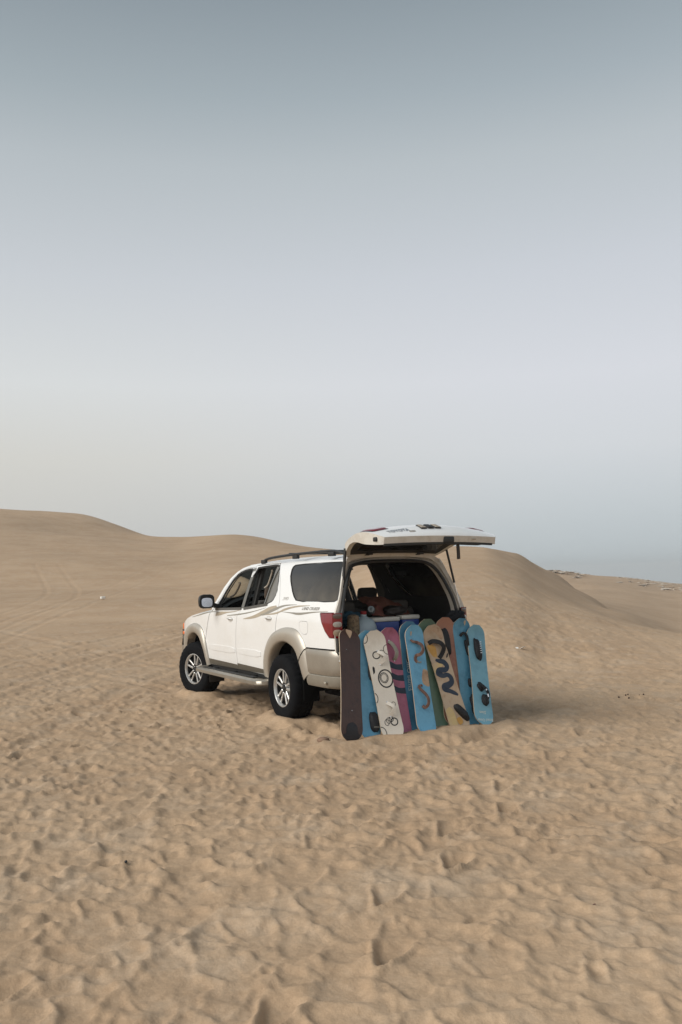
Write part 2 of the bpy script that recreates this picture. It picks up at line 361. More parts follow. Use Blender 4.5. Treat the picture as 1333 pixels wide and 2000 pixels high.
# sand is flat where the car and boards stand, banked against tyres and boards
def pad(cx, cy, lx, ly, h, f=.35):
    q = np.maximum(np.abs(X-cx)/lx, np.abs(Y-cy)/ly); m = 1-sm(1.0, 1.0+f, q); return m, h
for (cx, cy) in ((0, .8), (0, -.8), (3.0, .8), (3.0, -.8)):
    q = np.hypot((X-cx)/.52, (Y-cy)/.30); m = 1-sm(.5, 1.5, q); Z = Z*(1-m)+m*(.055+.012*fbm(X*8, Y*8, 2, 61)); q2 = np.hypot((X-cx)/.42, (Y-cy)/.22); Z += .035*np.exp(-((q2-1.0)/.28)**2)*(1+.6*fbm(X*6, Y*6, 2, 67))
BW = [(-1.70, 1.15), (-1.68, .97), (-1.60, .685), (-1.66, .45), (-1.66, .05), (-1.60, -.2), (-1.64, -.42), (-1.66, -.71), (-1.62, -.9)]
dd = np.abs(seg_dist(X, Y, BW)); m = 1-sm(.10, .45, dd)
Z = Z*(1-m)+m*(.035+.02*fbm(X*5, Y*5, 3, 71)-.03*(Y < -.3)*sm(-.2, -.9, Y))
Z += .02*np.exp(-((dd-.16)/.09)**2)*(X < -1.6)
me = bpy.data.meshes.new('desert_sand')
V = np.stack([X, Y, Z], -1).reshape(-1, 3)
ii, jj = np.meshgrid(np.arange(NR-1), np.arange(NT), indexing='ij'); j2 = (jj+1) % NT
F = np.stack([ii*NT+jj, ii*NT+j2, (ii+1)*NT+j2, (ii+1)*NT+jj], -1).reshape(-1, 4)
cidx = len(V); V = np.vstack([V, [[CAM[0], CAM[1], float(Z[0].mean())]]])
me.vertices.add(len(V)); me.vertices.foreach_set('co', V.astype(np.float32).ravel())
tri = np.stack([np.full(NT, cidx), (np.arange(NT)+1) % NT, np.arange(NT)], -1)
loops = np.concatenate([F[:, ::-1].ravel(), tri[:, ::-1].ravel()])
me.loops.add(len(loops)); me.loops.foreach_set('vertex_index', loops.astype(np.int32))
starts = np.concatenate([np.arange(len(F))*4, len(F)*4+np.arange(NT)*3]); me.polygons.add(len(starts))
me.polygons.foreach_set('loop_start', starts.astype(np.int32))
me.update(calc_edges=True); me.validate()
me.polygons.foreach_set('use_smooth', [True]*len(me.polygons))
def ground(x, y):
    dx, dy = x-CAM[0], y-CAM[1]; r = math.hypot(dx, dy); th = -(math.atan2(dy, dx)-YAW); th = (th+math.pi) % (2*math.pi)-math.pi
    i = min(max(np.searchsorted(_r, r), 0), NR-1); j = min(np.searchsorted(_th, th), NT-1); return float(Z[i, j])
sm_ = bpy.data.materials.new('sand'); sm_.use_nodes = True; t = sm_.node_tree; b = t.nodes['Principled BSDF']
b.inputs['Roughness'].default_value = .92; b.inputs['Specular IOR Level'].default_value = .15
tcn = t.nodes.new('ShaderNodeTexCoord')
def tnoise(sc, det=5, rough=.6, scale3=None):
    n = t.nodes.new('ShaderNodeTexNoise'); n.inputs['Scale'].default_value = sc; n.inputs['Detail'].default_value = det; n.inputs['Roughness'].default_value = rough
    if scale3:
        mp = t.nodes.new('ShaderNodeMapping'); mp.inputs['Scale'].default_value = scale3; mp.inputs['Rotation'].default_value = (0, 0, -(YAW-1.35))
        mp.vector_type = 'TEXTURE'; mp.inputs['Rotation'].default_value = (0, 0, YAW-1.35); mp.inputs['Scale'].default_value = tuple(1/s for s in scale3)
        t.links.new(tcn.outputs['Object'], mp.inputs[0]); t.links.new(mp.outputs[0], n.inputs['Vector'])
    else: t.links.new(tcn.outputs['Object'], n.inputs['Vector'])
    return n
def tmix(fac, a, b_, blend='MIX'):
    n = t.nodes.new('ShaderNodeMix'); n.data_type = 'RGBA'; n.blend_type = blend
    for k, val in ((0, fac), (6, a), (7, b_)):
        if isinstance(val, (int, float)): n.inputs[k].default_value = val
        elif isinstance(val, tuple): n.inputs[k].default_value = (*val, 1)
        else: t.links.new(val, n.inputs[k])
    return n.outputs[2]
SAND_A, SAND_B, SAND_C = (.480, .352, .238), (.430, .306, .202), (.485, .375, .272)
n1 = tnoise(.35, 5); r1 = ramp([(.35, SAND_A), (.65, SAND_B)], t); t.links.new(n1.outputs['Fac'], r1.inputs[0])
n2 = tnoise(1.6, 6, .7); r2 = ramp([(.45, (0, 0, 0)), (.72, (1, 1, 1))], t); t.links.new(n2.outputs['Fac'], r2.inputs[0])
c1 = tmix(r2.outputs[0], r1.outputs[0], SAND_C)
n3 = tnoise(.06, 4); r3 = ramp([(.4, (.94, .92, .90)), (.65, (1.04, 1.02, 1.0))], t); t.links.new(n3.outputs['Fac'], r3.inputs[0])
c2_ = tmix(1.0, c1, r3.outputs[0], 'MULTIPLY')
n4 = tnoise(420, 3, .8); r4 = ramp([(.3, (.84, .83, .82)), (.7, (1.1, 1.1, 1.1))], t); t.links.new(n4.outputs['Fac'], r4.inputs[0])
c3_ = tmix(1.0, c2_, r4.outputs[0], 'MULTIPLY')
n6 = tnoise(26, 5, .75); r6 = ramp([(.35, (.90, .89, .87)), (.7, (1.06, 1.06, 1.05))], t); t.links.new(n6.outputs['Fac'], r6.inputs[0])
c4_ = tmix(1.0, c3_, r6.outputs[0], 'MULTIPLY')
t.links.new(c4_, b.inputs['Base Color'])
nb1 = tnoise(14, 6, .62); nb2 = tnoise(300, 3, .7); nb3 = tnoise(5.0, 5, .6)
def bump(hn, st, dist, prev=None):
    n = t.nodes.new('ShaderNodeBump'); n.inputs['Strength'].default_value = st; n.inputs['Distance'].default_value = dist
    t.links.new(hn.outputs['Fac'], n.inputs['Height'])
    if prev: t.links.new(prev.outputs[0], n.inputs['Normal'])
    return n
bb = bump(nb3, .28, .03); bb = bump(nb1, .45, .022, bb); bb = bump(nb2, .35, .002, bb)
t.links.new(bb.outputs[0], b.inputs['Normal'])
sand = obj('desert_sand', me, None, sm_, smooth=False); sand['kind'] = 'structure'

# pale limestone outcrops far off on the right
ROCKM = mat('limestone', (.56, .475, .38), .9, bump=(3, .5))
bm = bmesh.new()
for k in range(130):
    u = random.choice([random.uniform(1065, 1150), random.uniform(1200, 1345), random.uniform(1240, 1345)])
    d = random.uniform(190, 262); a = YAW-math.atan((u-666.5)/1700); x = CAM[0]+d*math.cos(a); y = CAM[1]+d*math.sin(a)
    z = float(base_h(np.array([x]), np.array([y]))[0]); s = random.uniform(.25, .9)
    mtx = Matrix.Translation((x, y, z+.02)) @ Matrix.Rotation(a+1.57+random.uniform(-.4, .4), 4, 'Z') @ Matrix.Diagonal((s*1.0, s*6.0, s*.08, 1))
    bmesh.ops.create_icosphere(bm, subdivisions=1, radius=1, matrix=mtx)
for v in bm.verts: v.co += Vector((random.uniform(-.12, .12), random.uniform(-.12, .12), random.uniform(-.08, .08)))
rk = from_bm('limestone_outcrop', bm, None, ROCKM, smooth=False); rk['kind'] = 'stuff'
rk['label'] = 'pale limestone patches on the far plain at the right'

# ------------------------------------------------------------------ the car: body surface y(x, z)
ZT = [.4, .6, .8, 1.0, 1.15, 1.3, 1.4, 1.6, 1.8, 1.86, 1.95]; YT = [.84, .875, .89, .893, .888, .86, .825, .755, .67, .62, .5]
XT = [-1.30, -1.12, -.9, -.5, 2.6, 3.1, 3.5, 3.8, 4.0]; YX = [.90, .955, .98, 1, 1, .985, .94, .85, .72]
def ys(x, z): return pchip(z, ZT, YT)*pchip(x, XT, YX)
def ysn(x, z):
    e = .004; x = np.asarray(x, float); z = np.asarray(z, float)
    gx = (ys(x+e, z)-ys(x-e, z))/(2*e); gz = (ys(x, z+e)-ys(x, z-e))/(2*e)
    n = np.stack([-gx, np.ones_like(gx), -gz], -1); return n/np.linalg.norm(n, axis=-1, keepdims=True)
def panel(name, outline, s, m, parent, holes=(), off=0.0, depth=.018, gz=.05, gx=.18):
    """sheet-metal panel: polygon in (x,z) with holes, laid on the body surface, edges turned inward"""
    bm = bmesh.new(); loops = [outline]+list(holes); edges = []
    for lp in loops:
        vs = [bm.verts.new((p[0], 0, p[1])) for p in lp]
        edges += [bm.edges.new((vs[i], vs[(i+1) % len(vs)])) for i in range(len(vs))]
    bmesh.ops.triangle_fill(bm, use_beauty=True, use_dissolve=False, edges=edges, normal=(0, 1, 0))
    xs = [p[0] for p in outline]; zs = [p[1] for p in outline]
    for z in np.arange(math.floor(min(zs)/gz)*gz, max(zs), gz):
        bmesh.ops.bisect_plane(bm, geom=bm.verts[:]+bm.edges[:]+bm.faces[:], plane_co=(0, 0, z), plane_no=(0, 0, 1), dist=1e-5)
    for x in np.arange(math.floor(min(xs)/gx)*gx, max(xs), gx):
        bmesh.ops.bisect_plane(bm, geom=bm.verts[:]+bm.edges[:]+bm.faces[:], plane_co=(x, 0, 0), plane_no=(1, 0, 0), dist=1e-5)
    bm.verts.index_update(); vs = [(v.co.x, v.co.z) for v in bm.verts]
    fs = [[v.index for v in f.verts] for f in bm.faces]
    be = [(e.verts[0].index, e.verts[1].index) for e in bm.edges if len(e.link_faces) == 1]
    bm.free()
    P = np.array(vs); yy = ys(P[:, 0], P[:, 1])+off; nn = ysn(P[:, 0], P[:, 1])
    V = [(P[i, 0], s*yy[i], P[i, 1]) for i in range(len(P))]; NN = [(nn[i, 0], s*nn[i, 1], nn[i, 2]) for i in range(len(P))]
    F = []
    for f in fs:
        a, b_, c = [Vector(V[k]) for k in f[:3]]
        if (b_-a).cross(c-a).dot(Vector(NN[f[0]])) < 0: f = f[::-1]
        F.append(f)
    n0 = len(V)
    if depth:
        for (i, j) in be:
            k = len(V); a = np.array(V[i]); c = np.array(V[j]); na = np.array(NN[i]); nc = np.array(NN[j])
            V += [tuple(a), tuple(c), tuple(c-nc*depth), tuple(a-na*depth)]
            e = c-a; fn = np.cross(e, -nc*depth); fn = fn/(np.linalg.norm(fn)+1e-9); NN += [tuple(fn)]*4; F.append([k, k+1, k+2, k+3])
    me = bpy.data.meshes.new(name); me.from_pydata([tuple(map(float, v)) for v in V], [], F); me.polygons.foreach_set('use_smooth', [True]*len(me.polygons))
    me.normals_split_custom_set_from_vertices(NN)
    me.materials.append(m); me.update(); return link(bpy.data.objects.new(name, me), parent)
def onb(x, z, s, off=0.0):
    return Vector((x, s*(float(ys(x, z))+off), z))
def arc(cx, cz, r, a0, a1, n=14, rz=None): return [(cx+r*math.cos(R(a0+(a1-a0)*i/n)), cz+(rz or r)*math.sin(R(a0+(a1-a0)*i/n))) for i in range(n+1)]

car = bpy.data.objects.new('suv', None); COL.objects.link(car); car.location = (0, 0, 0)
car['label'] = 'white and beige off-road SUV parked on the sand with its tailgate open'; car['category'] = 'car'

# roof-edge / beltline curves
fwin = smooth_poly([(2.17, 1.265), (2.10, 1.34), (1.99, 1.50), (1.86, 1.65), (1.70, 1.745), (1.50, 1.785), (1.30, 1.795), (1.265, 1.76), (1.255, 1.30), (1.30, 1.285)], 1)
rwin = smooth_poly([(1.205, 1.80), (.90, 1.815), (.58, 1.825), (.50, 1.80), (.40, 1.66), (.33, 1.47), (.38, 1.38), (.52, 1.345), (1.19, 1.288), (1.205, 1.31)], 1)
qwin = smooth_poly([(.12, 1.80), (.15, 1.72), (.06, 1.60), (-.12, 1.44), (-.22, 1.385), (-1.02, 1.385), (-1.085, 1.41), (-1.0, 1.795), (-.96, 1.81), (.05, 1.815)], 1)
qwin = smooth_poly([(.06, 1.815), (.125, 1.78), (.09, 1.66), (-.12, 1.46), (-.26, 1.385), (-1.08, 1.385), (-1.15, 1.41), (-1.05, 1.80), (-1.0, 1.815)], 1)
cutC = [(.56, 1.865), (.49, 1.80), (.36, 1.66), (.27, 1.52), (.19, 1.38), (.165, 1.24), (.19, 1.10)]
cutB = [(1.235, 1.865), (1.235, 1.30), (1.30, 1.245), (1.385, 1.18), (1.41, .95), (1.425, .78), (1.41, .50)]
cutA = [(2.235, 1.285), (2.37, 1.19), (2.53, .82), (2.52, .49)]
apil = [(1.235, 1.855), (1.45, 1.84), (1.65, 1.80), (1.80, 1.74), (1.95, 1.66), (2.08, 1.54), (2.19, 1.40), (2.30, 1.265)]
def gapd(c, d): return [(x+d, z) for x, z in c]
rarch = arc(0, .40, .50, 22, 68, 8)       # behind rear door
G = .004
for s in (1, -1):
    # front door
    dl = [(1.235+G, 1.815), (1.5, 1.805), (1.70, 1.765), (1.88, 1.67), (2.02, 1.525), (2.13, 1.37), (2.215, 1.275)] + gapd(cutA[1:], -G) + gapd(cutB[::-1][:-1], G)
    d = panel('front_door', dl, s, WHITE, car, [fwin]); fd = d
    panel('door_trim', [(x, z) for x, z in dl if z < 3], s, DARKT, d, [fwin], off=-.055, depth=0)
    # rear door: follows the wheel arch
    ra = [p for p in arc(0, .40, .52, 10, 66, 10)]
    rl = [(1.235-G, 1.835), (.55+G, 1.842)] + gapd(cutC[1:-1], G) + [(.20, 1.07)] + [(.215, .89)] + ra[::-1][1:] + [(.53, .485)] + gapd(cutB[::-1], -G)[:-1]
    d2 = panel('rear_door', rl, s, WHITE, car, [rwin]); rd = d2
    panel('door_trim', rl, s, DARKT, d2, [rwin], off=-.055, depth=0)
    # quarter panel
    ql = [(-1.075, 1.835), (-.5, 1.85), (.1, 1.85), (.55-G, 1.848)] + gapd(cutC[1:-1], -G) + [(.19, 1.07), (.20, .905)] + arc(0, .40, .53, 68, 115, 8) + [(-.40, .885), (-1.17, .885), (-1.185, 1.00), (-1.07, 1.00), (-.99, 1.07), (-.92, 1.16), (-.865, 1.255), (-.875, 1.27), (-1.19, 1.275), (-1.18, 1.40), (-1.13, 1.60)]
    fuel = smooth_poly([(-.425, 1.17), (-.61, 1.17), (-.635, 1.15), (-.635, 1.03), (-.52, 1.02), (-.43, 1.065)], 1) if s > 0 else None
    qp = panel('quarter_panel', ql, s, WHITE, car, [qwin]+([fuel] if fuel else []))
    panel('quarter_trim', [(-1.02, 1.83), (.5, 1.84), (.25, 1.5), (.17, 1.2), (.17, 1.0), (-.56, 1.0), (-.56, .72), (-1.12, .72), (-1.12, 1.3)], s, DARKT, qp, [qwin], off=-.05, depth=0)
    if fuel:
        cx = sum(p[0] for p in fuel)/len(fuel); cz = sum(p[1] for p in fuel)/len(fuel)
        panel('fuel_door', [(cx+(x-cx)*.955, cz+(z-cz)*.955) for x, z in fuel], s, WHITE, qp, off=.0005)
        panel('gap', [(cx+(x-cx)*1.05, cz+(z-cz)*1.05) for x, z in fuel], s, SEAM, qp, off=-.02, depth=0)
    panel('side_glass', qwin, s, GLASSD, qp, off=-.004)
    V, F = sweep([onb(x, z, s, -.001) for x, z in qwin], [(-.006, -.006), (.006, -.006), (.006, .004), (-.006, .004)], True, (0, s, 0)); from_py('glass_seal', V, F, qp, BLACKP)
    # cant rail / A pillar between doors and roof
    rail = [(-1.02, 1.838)] if False else []
    apl = [(1.235, 1.822), (1.5, 1.812), (1.70, 1.772), (1.885, 1.677), (2.03, 1.53), (2.14, 1.375), (2.225, 1.282), (2.32, 1.235)] + [(2.32, 1.262), (2.21, 1.41), (2.09, 1.565), (1.95, 1.685), (1.80, 1.765), (1.65, 1.815), (1.45, 1.85), (1.235, 1.862)]
    panel('a_pillar', apl, s, WHITE, car, depth=.01, gz=.03)
    rr = [(1.235, 1.842), (.56, 1.849), (.56, 1.86), (1.235, 1.862)]
    panel('cant_rail', rr, s, WHITE, car, depth=.004, off=-.001)
    # dark gaps behind the panel joints
    for k, cc in enumerate((cutB, cutA, cutC)):
        c2 = [p for p in cc if p[1] < 1.83]
        V, F = sweep([onb(x, z, s, -.016) for x, z in c2], [(-.012, -.002), (.012, -.002), (.012, .002), (-.012, .002)], False, (0, s, 0)); from_py('panel_gap', V, F, car, SEAM)
    # fender
    fa = arc(3.0, .40, .52, 178, 20, 18)
    fl = [(2.52+2*G, .49)] + fa[0:0] + [(2.50, .50)][0:0]
    fl = [(2.53+G, .49), (2.54+G, .82), (2.38+G, 1.19), (2.36, 1.205), (2.6, 1.20), (2.85, 1.185), (3.1, 1.155), (3.35, 1.11), (3.55, 1.055), (3.70, .99), (3.76, .93), (3.79, .80), (3.60, .70)] + [(3.0+.52*math.cos(R(a)), .40+.52*math.sin(R(a))) for a in range(35, 170, 9)]
    fe = panel('fender', fl, s, WHITE, car)
    # windows: belt seals, frames, divider and fixed rear glass
    for (w, par) in ((fwin, fd), (rwin, rd)):
        V, F = sweep([onb(x, z, s, -.006) for x, z in w], [(-.012, -.010), (.012, -.010), (.012, .006), (-.012, .006)], True, (0, s, 0)); from_py('window_seal', V, F, par, BLACKP)
    for (x0, z0, x1, z1, par) in ((2.17, 1.262, 1.27, 1.283, fd), (1.19, 1.283, .50, 1.343, rd)):
        V, F = sweep([onb(x0+(x1-x0)*i/6, z0+(z1-z0)*i/6, s, .004) for i in range(7)], [(-.016, -.008), (.016, -.008), (.016, .006), (-.016, .006)], False, (0, s, 0)); from_py('belt_moulding', V, F, par, mat('belt_grey', (.10, .10, .095), .4))
    tri_ = [(.60, 1.805), (.52, 1.795), (.41, 1.65), (.345, 1.47), (.385, 1.39), (.50, 1.352), (.60, 1.345), (.575, 1.47)]
    panel('fixed_glass', tri_, s, GREYG, rd, off=-.012, depth=.004)
    V, F = sweep([onb(x, z, s, -.004) for x, z in spline([(.55, 1.81), (.565, 1.7), (.59, 1.55), (.615, 1.345)] if False else [(.50, 1.80), (.535, 1.70), (.575, 1.55), (.60, 1.345)], 3)], [(-.011, -.01), (.011, -.01), (.011, .006), (-.011, .006)], False, (0, s, 0)); from_py('window_divider', V, F, rd, mat('divider_grey', (.16, .16, .15), .4))
    V, F = sweep([onb(x, z, s, .001) for x, z in ((1.238, 1.287), (1.236, 1.45), (1.234, 1.62), (1.232, 1.803))], [(-.042, -.012), (.042, -.012), (.042, .003), (-.042, .003)], False, (0, s, 0)); from_py('b_pillar_cover', V, F, car, mat('pillar_grey', (.13, .125, .11), .4))
    # inner b/c pillars
    V, F = sweep([onb(x, z, s, -.09) for x, z in ((1.2, 1.0), (1.2, 1.80))], [(-.05, -.02), (.05, -.02), (.05, .02), (-.05, .02)], False, (0, s, 0)); from_py('pillar_trim', V, F, car, DARKT)
    # handles
    for (hx, hz, par) in ((1.60, 1.140, fd), (.395, 1.175, rd)):
        c = onb(hx, hz, s, .0)
        cup = [(hx+.085*math.cos(t_)*(1), hz+.035*math.sin(t_)) for t_ in np.linspace(0, 2*math.pi, 16, endpoint=False)]
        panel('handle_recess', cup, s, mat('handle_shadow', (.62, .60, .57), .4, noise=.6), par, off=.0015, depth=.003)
        V, F = sweep(spline([onb(hx+.075, hz+.006, s, .004), onb(hx+.04, hz+.012, s, .028), onb(hx-.04, hz+.010, s, .03), onb(hx-.075, hz+.002, s, .004)], 4), circ(.008, 8, .014), False, (0, s, 0)); from_py('handle', V, F, par, WHITE)
    # raised lower mouldings
    for (xa, xb, par) in ((2.44, 1.46, fd), (1.385, .64, rd)):
        mo = [(xa, .755), (xa-.005, .725), (xb+.01, .695), (xb-.005, .755)]
        panel('door_moulding', smooth_poly([(xa, .775), (xa, .70), (xb, .69), (xb, .775)], 1), s, WHITE, par, off=.006, depth=.008)
        panel('sill_strip', [(xa+.05, .495), (xa+.035, .572), (xb-.02, .552), (xb-.03, .495)], s, mat('sill_brown', (.13, .115, .09), .4, metal=.3), par, off=.004, depth=.006)
    # wheel-arch flares
    def flare(name, O, I, offo=.006, offm=.038):
        n = len(O); V = []; F = []
        for (o, i_) in zip(O, I):
            for (k, off, push) in ((0, .002, 0), (.08, offo+.02, 0), (.45, offm, 0), (.85, offm-.004, 0), (1.0, offm-.02, 0), (1.0, -.10, 0)):
                x = o[0]+(i_[0]-o[0])*k; z = o[1]+(i_[1]-o[1])*k; V.append(tuple(onb(x, z, s, off)))
        for a in range(n-1):
            for k in range(5): F.append((a*6+k, a*6+k+1, (a+1)*6+k+1, (a+1)*6+k))
        return from_py(name, V, F, car, BEIGE, angle=60)
    ro = spline([(.575, .48), (.57, .55), (.53, .70), (.43, .87), (.27, 1.0), (.07, 1.065), (-.15, 1.09), (-.38, 1.065), (-.53, .96), (-.59, .875)], 4)
    ri = spline([(.44, .46), (.43, .53), (.385, .67), (.30, .79), (.17, .875), (.02, .915), (-.13, .915), (-.28, .875), (-.37, .80), (-.415, .71)], 4)
    flare('fender_flare', ro, ri)
    ro2 = spline([(-.595, .862), (-.62, .77), (-.645, .68), (-.66, .60)], 4); ri2 = spline([(-.425, .69), (-.455, .62), (-.475, .56), (-.50, .50)], 4)
    flare('bumper_flare', ro2, ri2)
    fo = spline([(2.43, .48), (2.45, .60), (2.53, .84), (2.66, .99), (2.85, 1.045), (3.05, 1.045), (3.25, 1.0), (3.42, .93), (3.56, .82), (3.62, .70), (3.65, .58)], 4)
    fi = spline([(2.52, .46), (2.54, .58), (2.60, .70), (2.72, .83), (2.86, .895), (3.02, .905), (3.17, .87), (3.30, .80), (3.38, .70), (3.43, .60), (3.45, .50)], 4)
    flare('fender_flare', fo, fi)
    # wheel wells
    for cx in (0, 3.0):
        V = []; F = []
        for k in range(15):
            a = R(-5+190*k/14)
            for yy in (.86, .50): V.append((cx+.50*math.cos(a), s*yy, .42+.50*math.sin(a)))
        for k in range(14): F.append((2*k, 2*k+1, 2*k+3, 2*k+2))
        F.append(tuple(2*k+1 for k in range(15)))
        from_py('wheel_well', V, F, car, mat('well_black', (.004, .004, .004), .95, spec=.1))
    # running board
    V, F = sweep([(x, s*y, z) for x, y, z in spline([(2.60, .86, .43), (2.57, .92, .425), (2.50, .945, .42), (1.5, .955, .415), (.62, .955, .41), (.50, .93, .41), (.46, .84, .42)], 4)], [(-.075, -.022), (-.075, .024), (-.05, .032), (.055, .030), (.078, .012), (.078, -.026), (.05, -.036), (-.05, -.034)], False, (0, 0, 1))
    rb = from_py('running_board', V, F, car, mat('step_silver', (.36, .33, .28), .35, metal=.6), angle=50)
    box('tread_pad', (1.58, s*.935, .452), (1.75, .075, .012), BLACKP, rb, .004)
    for xx in (.9, 1.55, 2.2): box('bracket', (xx, s*.80, .44), (.05, .22, .04), BLACKP, rb, .005)
    box('rocker', (1.55, s*.80, .47), (2.05, .06, .10), BLACKP, car, .01)
    # mud flap
    box('mud_flap', (-.50, s*.79, .40), (.02, .20, .26), MATS['well_black'], car, .006)
    box('mud_flap', (2.42, s*.77, .35), (.02, .22, .22), BLACKP, car, .006)
    # mirror
    mb = bpy.data.objects.new('side_mirror', None); link(mb, car)
    V = []; F = []; ns = 14
    for k, (dx, sc) in enumerate(((.0, .94), (.02, 1.0), (.07, .92), (.11, .66), (.13, .25))):
        for q in range(ns):
            a = 2*math.pi*q/ns; cx_ = abs(math.cos(a))**.55*math.copysign(1, math.cos(a)); cz_ = abs(math.sin(a))**.55*math.copysign(1, math.sin(a))
            V.append((2.06+dx, s*(1.035+.115*sc*cx_), 1.375+.098*sc*cz_))
    for k in range(4):
        for q in range(ns): F.append((k*ns+q, k*ns+(q+1) % ns, (k+1)*ns+(q+1) % ns, (k+1)*ns+q))
    F.append(tuple(range(ns))); F.append(tuple(range(4*ns, 5*ns)))
    from_py('mirror_housing', V, F, mb, BLACKP)
    V = [(2.052, s*(1.045+.074*abs(math.cos(a))**.6*math.copysign(1, math.cos(a))), 1.362+.062*abs(math.sin(a))**.6*math.copysign(1, math.sin(a))) for a in np.linspace(0, 2*math.pi, 20, endpoint=False)]
    V = [(2.040+(abs(y)-1.045)*.14+(z-1.368)*.11, y, z) for x, y, z in V]
    from_py('mirror_glass', V, [tuple(range(20))], mb, MIRRG, smooth=False, fix=False)
    V, F = sweep([(2.12, s*.95, 1.33), (2.13, s*.83, 1.29)], [(-.05, -.028), (.05, -.028), (.05, .028), (-.05, .028)]); from_py('mirror_arm', V, F, mb, BLACKP)
    box('corner_cover', (2.13, s*.832, 1.285), (.14, .02, .07), BLACKP, mb, .006)
    # inner grab handles
    for hx, hz in ((1.95, 1.52), (.98, 1.68)):
        gp = spline([(hx+.13, s*.69, hz-.10), (hx+.08, s*.64, hz-.06), (hx, s*.62, hz+.02), (hx-.07, s*.62, hz+.09), (hx-.12, s*.66, hz+.09)], 4) if hx > 1.5 else spline([(hx+.07, s*.63, hz-.14), (hx+.03, s*.60, hz-.10), (hx-.03, s*.585, hz), (hx-.07, s*.58, hz+.07), (hx-.10, s*.60, hz+.08)], 4)
        tube('grab_handle', gp, .014, TANP, car)
    # roof rail
    rl_ = spline([(1.12, s*.615, 1.862), (1.0, s*.62, 1.905), (.75, s*.625, 1.925), (.2, s*.625, 1.94), (-.5, s*.62, 1.945), (-.80, s*.61, 1.94), (-1.0, s*.60, 1.905)], 5)
    V, F = sweep(rl_, circ(.024, 8, .017)); rr_ = from_py('roof_rail', V, F, car, BLACKP)
    for xx, zz in ((1.07, 1.88), (.15, 1.91), (-.75, 1.91)): box('rail_foot', (xx, s*.62, zz), (.13, .04, .05), BLACKP, rr_, .008)
    # tail lamp
    def lampy(x, z): return float(ys(max(x, -1.22), z))
    tl = bpy.data.objects.new('tail_lamp', None); link(tl, car)
    LO = [(-.885, 1.262), (-1.18, 1.268), (-1.20, 1.005), (-1.075, 1.008), (-.995, 1.075), (-.925, 1.165)]
    panel('red_lens', LO, s, REDL, tl, off=.004, depth=.02)
    # rear-facing half of the lamp, wrapping to the gate
    def rear_pt(t_, z, o=0.0):   # t_ 0 at the side, 1 at the opening
        y = .885*(1-t_)+.785*t_; x = -1.195-.035*math.sin(t_*1.5)-o; return (x, s*y, z)
    V = []; F = []; nz = 9
    for k in range(nz):
        z = 1.005+.263*k/(nz-1)
        for q in range(6): V.append(rear_pt(q/5, z))
    for k in range(nz-1):
        for q in range(5): F.append((k*6+q, k*6+q+1, (k+1)*6+q+1, (k+1)*6+q))
    V += [rear_pt(0, 1.005, -.05), rear_pt(1, 1.005, -.05)]
    from_py('red_lens', V, F, tl, REDL)
    for (zc, rz, m_, nm) in ((1.236, .026, mat('smoked_lens', (.10, .07, .06), .1, coat=.6), 'smoked_lens'), (1.150, .029, CLRL, 'reversing_lens'), (1.062, .034, mat('amber_clear_lens', (.34, .25, .17), .12, coat=.6), 'indicator_lens')):
        V = []; F = []
        ring_ = [(math.cos(a), math.sin(a)) for a in np.linspace(0, 2*math.pi, 24, endpoint=False)]
        for (k, o) in ((1.0, .0005), (.85, .003), (.3, .004)):
            for (a, b_) in ring_:
                tt = .50+.46*k*abs(a)**.7*math.copysign(1, a); V.append(rear_pt(tt, zc+rz*k*b_, o))
        for k in range(2):
            for q in range(24): F.append((k*24+q, k*24+(q+1) % 24, (k+1)*24+(q+1) % 24, (k+1)*24+q))
        F.append(tuple(range(48, 72)))
        from_py(nm, V, F, tl, m_)
    # gas strut from pillar to gate
    pA = Vector((-1.10, s*.735, 1.10)); pB = Vector((-1.13, s*.665, 1.955)) if s > 0 else Vector((-1.16, s*.66, 1.93))
    if s < 0: pA = Vector((-1.20, -.80, 1.24))
    cut_ = .45 if s < 0 else .16
    gs = tube('gas_strut', [pB, pA.lerp(pB, cut_)], .0135 if s < 0 else .017, BLACKP, car)
    tube('strut_rod', [pA.lerp(pB, cut_+.01), pA], .006, CHROME, gs)
    box('strut_mount', tuple(pA), (.03, .03, .05), BLACKP, gs, .005)
    # rear corner post (painted frame round the opening)
    out_c = [(-1.215, .865, .86), (-1.205, .868, 1.0), (-1.19, .872, 1.15), (-1.195, .855, 1.27), (-1.185, .80, 1.40), (-1.16, .762, 1.50), (-1.135, .73, 1.60), (-1.10, .69, 1.70), (-1.08, .655, 1.78), (-1.045, .625, 1.835), (-1.04, .56, 1.875), (-1.035, .45, 1.888), (-1.03, .25, 1.897), (-1.03, 0, 1.90)]
    in_c = [(-1.20, .755, .80), (-1.20, .755, 1.0), (-1.185, .75, 1.12), (-1.205, .73, 1.25), (-1.19, .70, 1.38), (-1.165, .665, 1.48), (-1.14, .63, 1.57), (-1.11, .585, 1.66), (-1.08, .54, 1.73), (-1.05, .49, 1.775), (-1.04, .42, 1.80), (-1.035, .33, 1.812), (-1.03, .18, 1.818), (-1.03, 0, 1.82)]
    in_c = [(x, y+(.05 if s > 0 and z < 1.79 else 0), z) for x, y, z in in_c]
    oc = spline(out_c, 3); ic = spline(in_c, 3); V = []; F = []
    for o, i_ in zip(oc, ic):
        o = np.array(o); i_ = np.array(i_); V += [tuple(o+np.array([.012, 0, 0])), tuple(o+(i_-o)*.06+np.array([-.008, 0, 0])), tuple(o+(i_-o)*.5+np.array([-.004, 0, 0])), tuple(o+(i_-o)*.55+np.array([.02, 0, 0])), tuple(i_+np.array([.02, 0, 0])), tuple(i_+np.array([.10, 0, 0]))]
    V = [(x, s*y, z) for x, y, z in V]
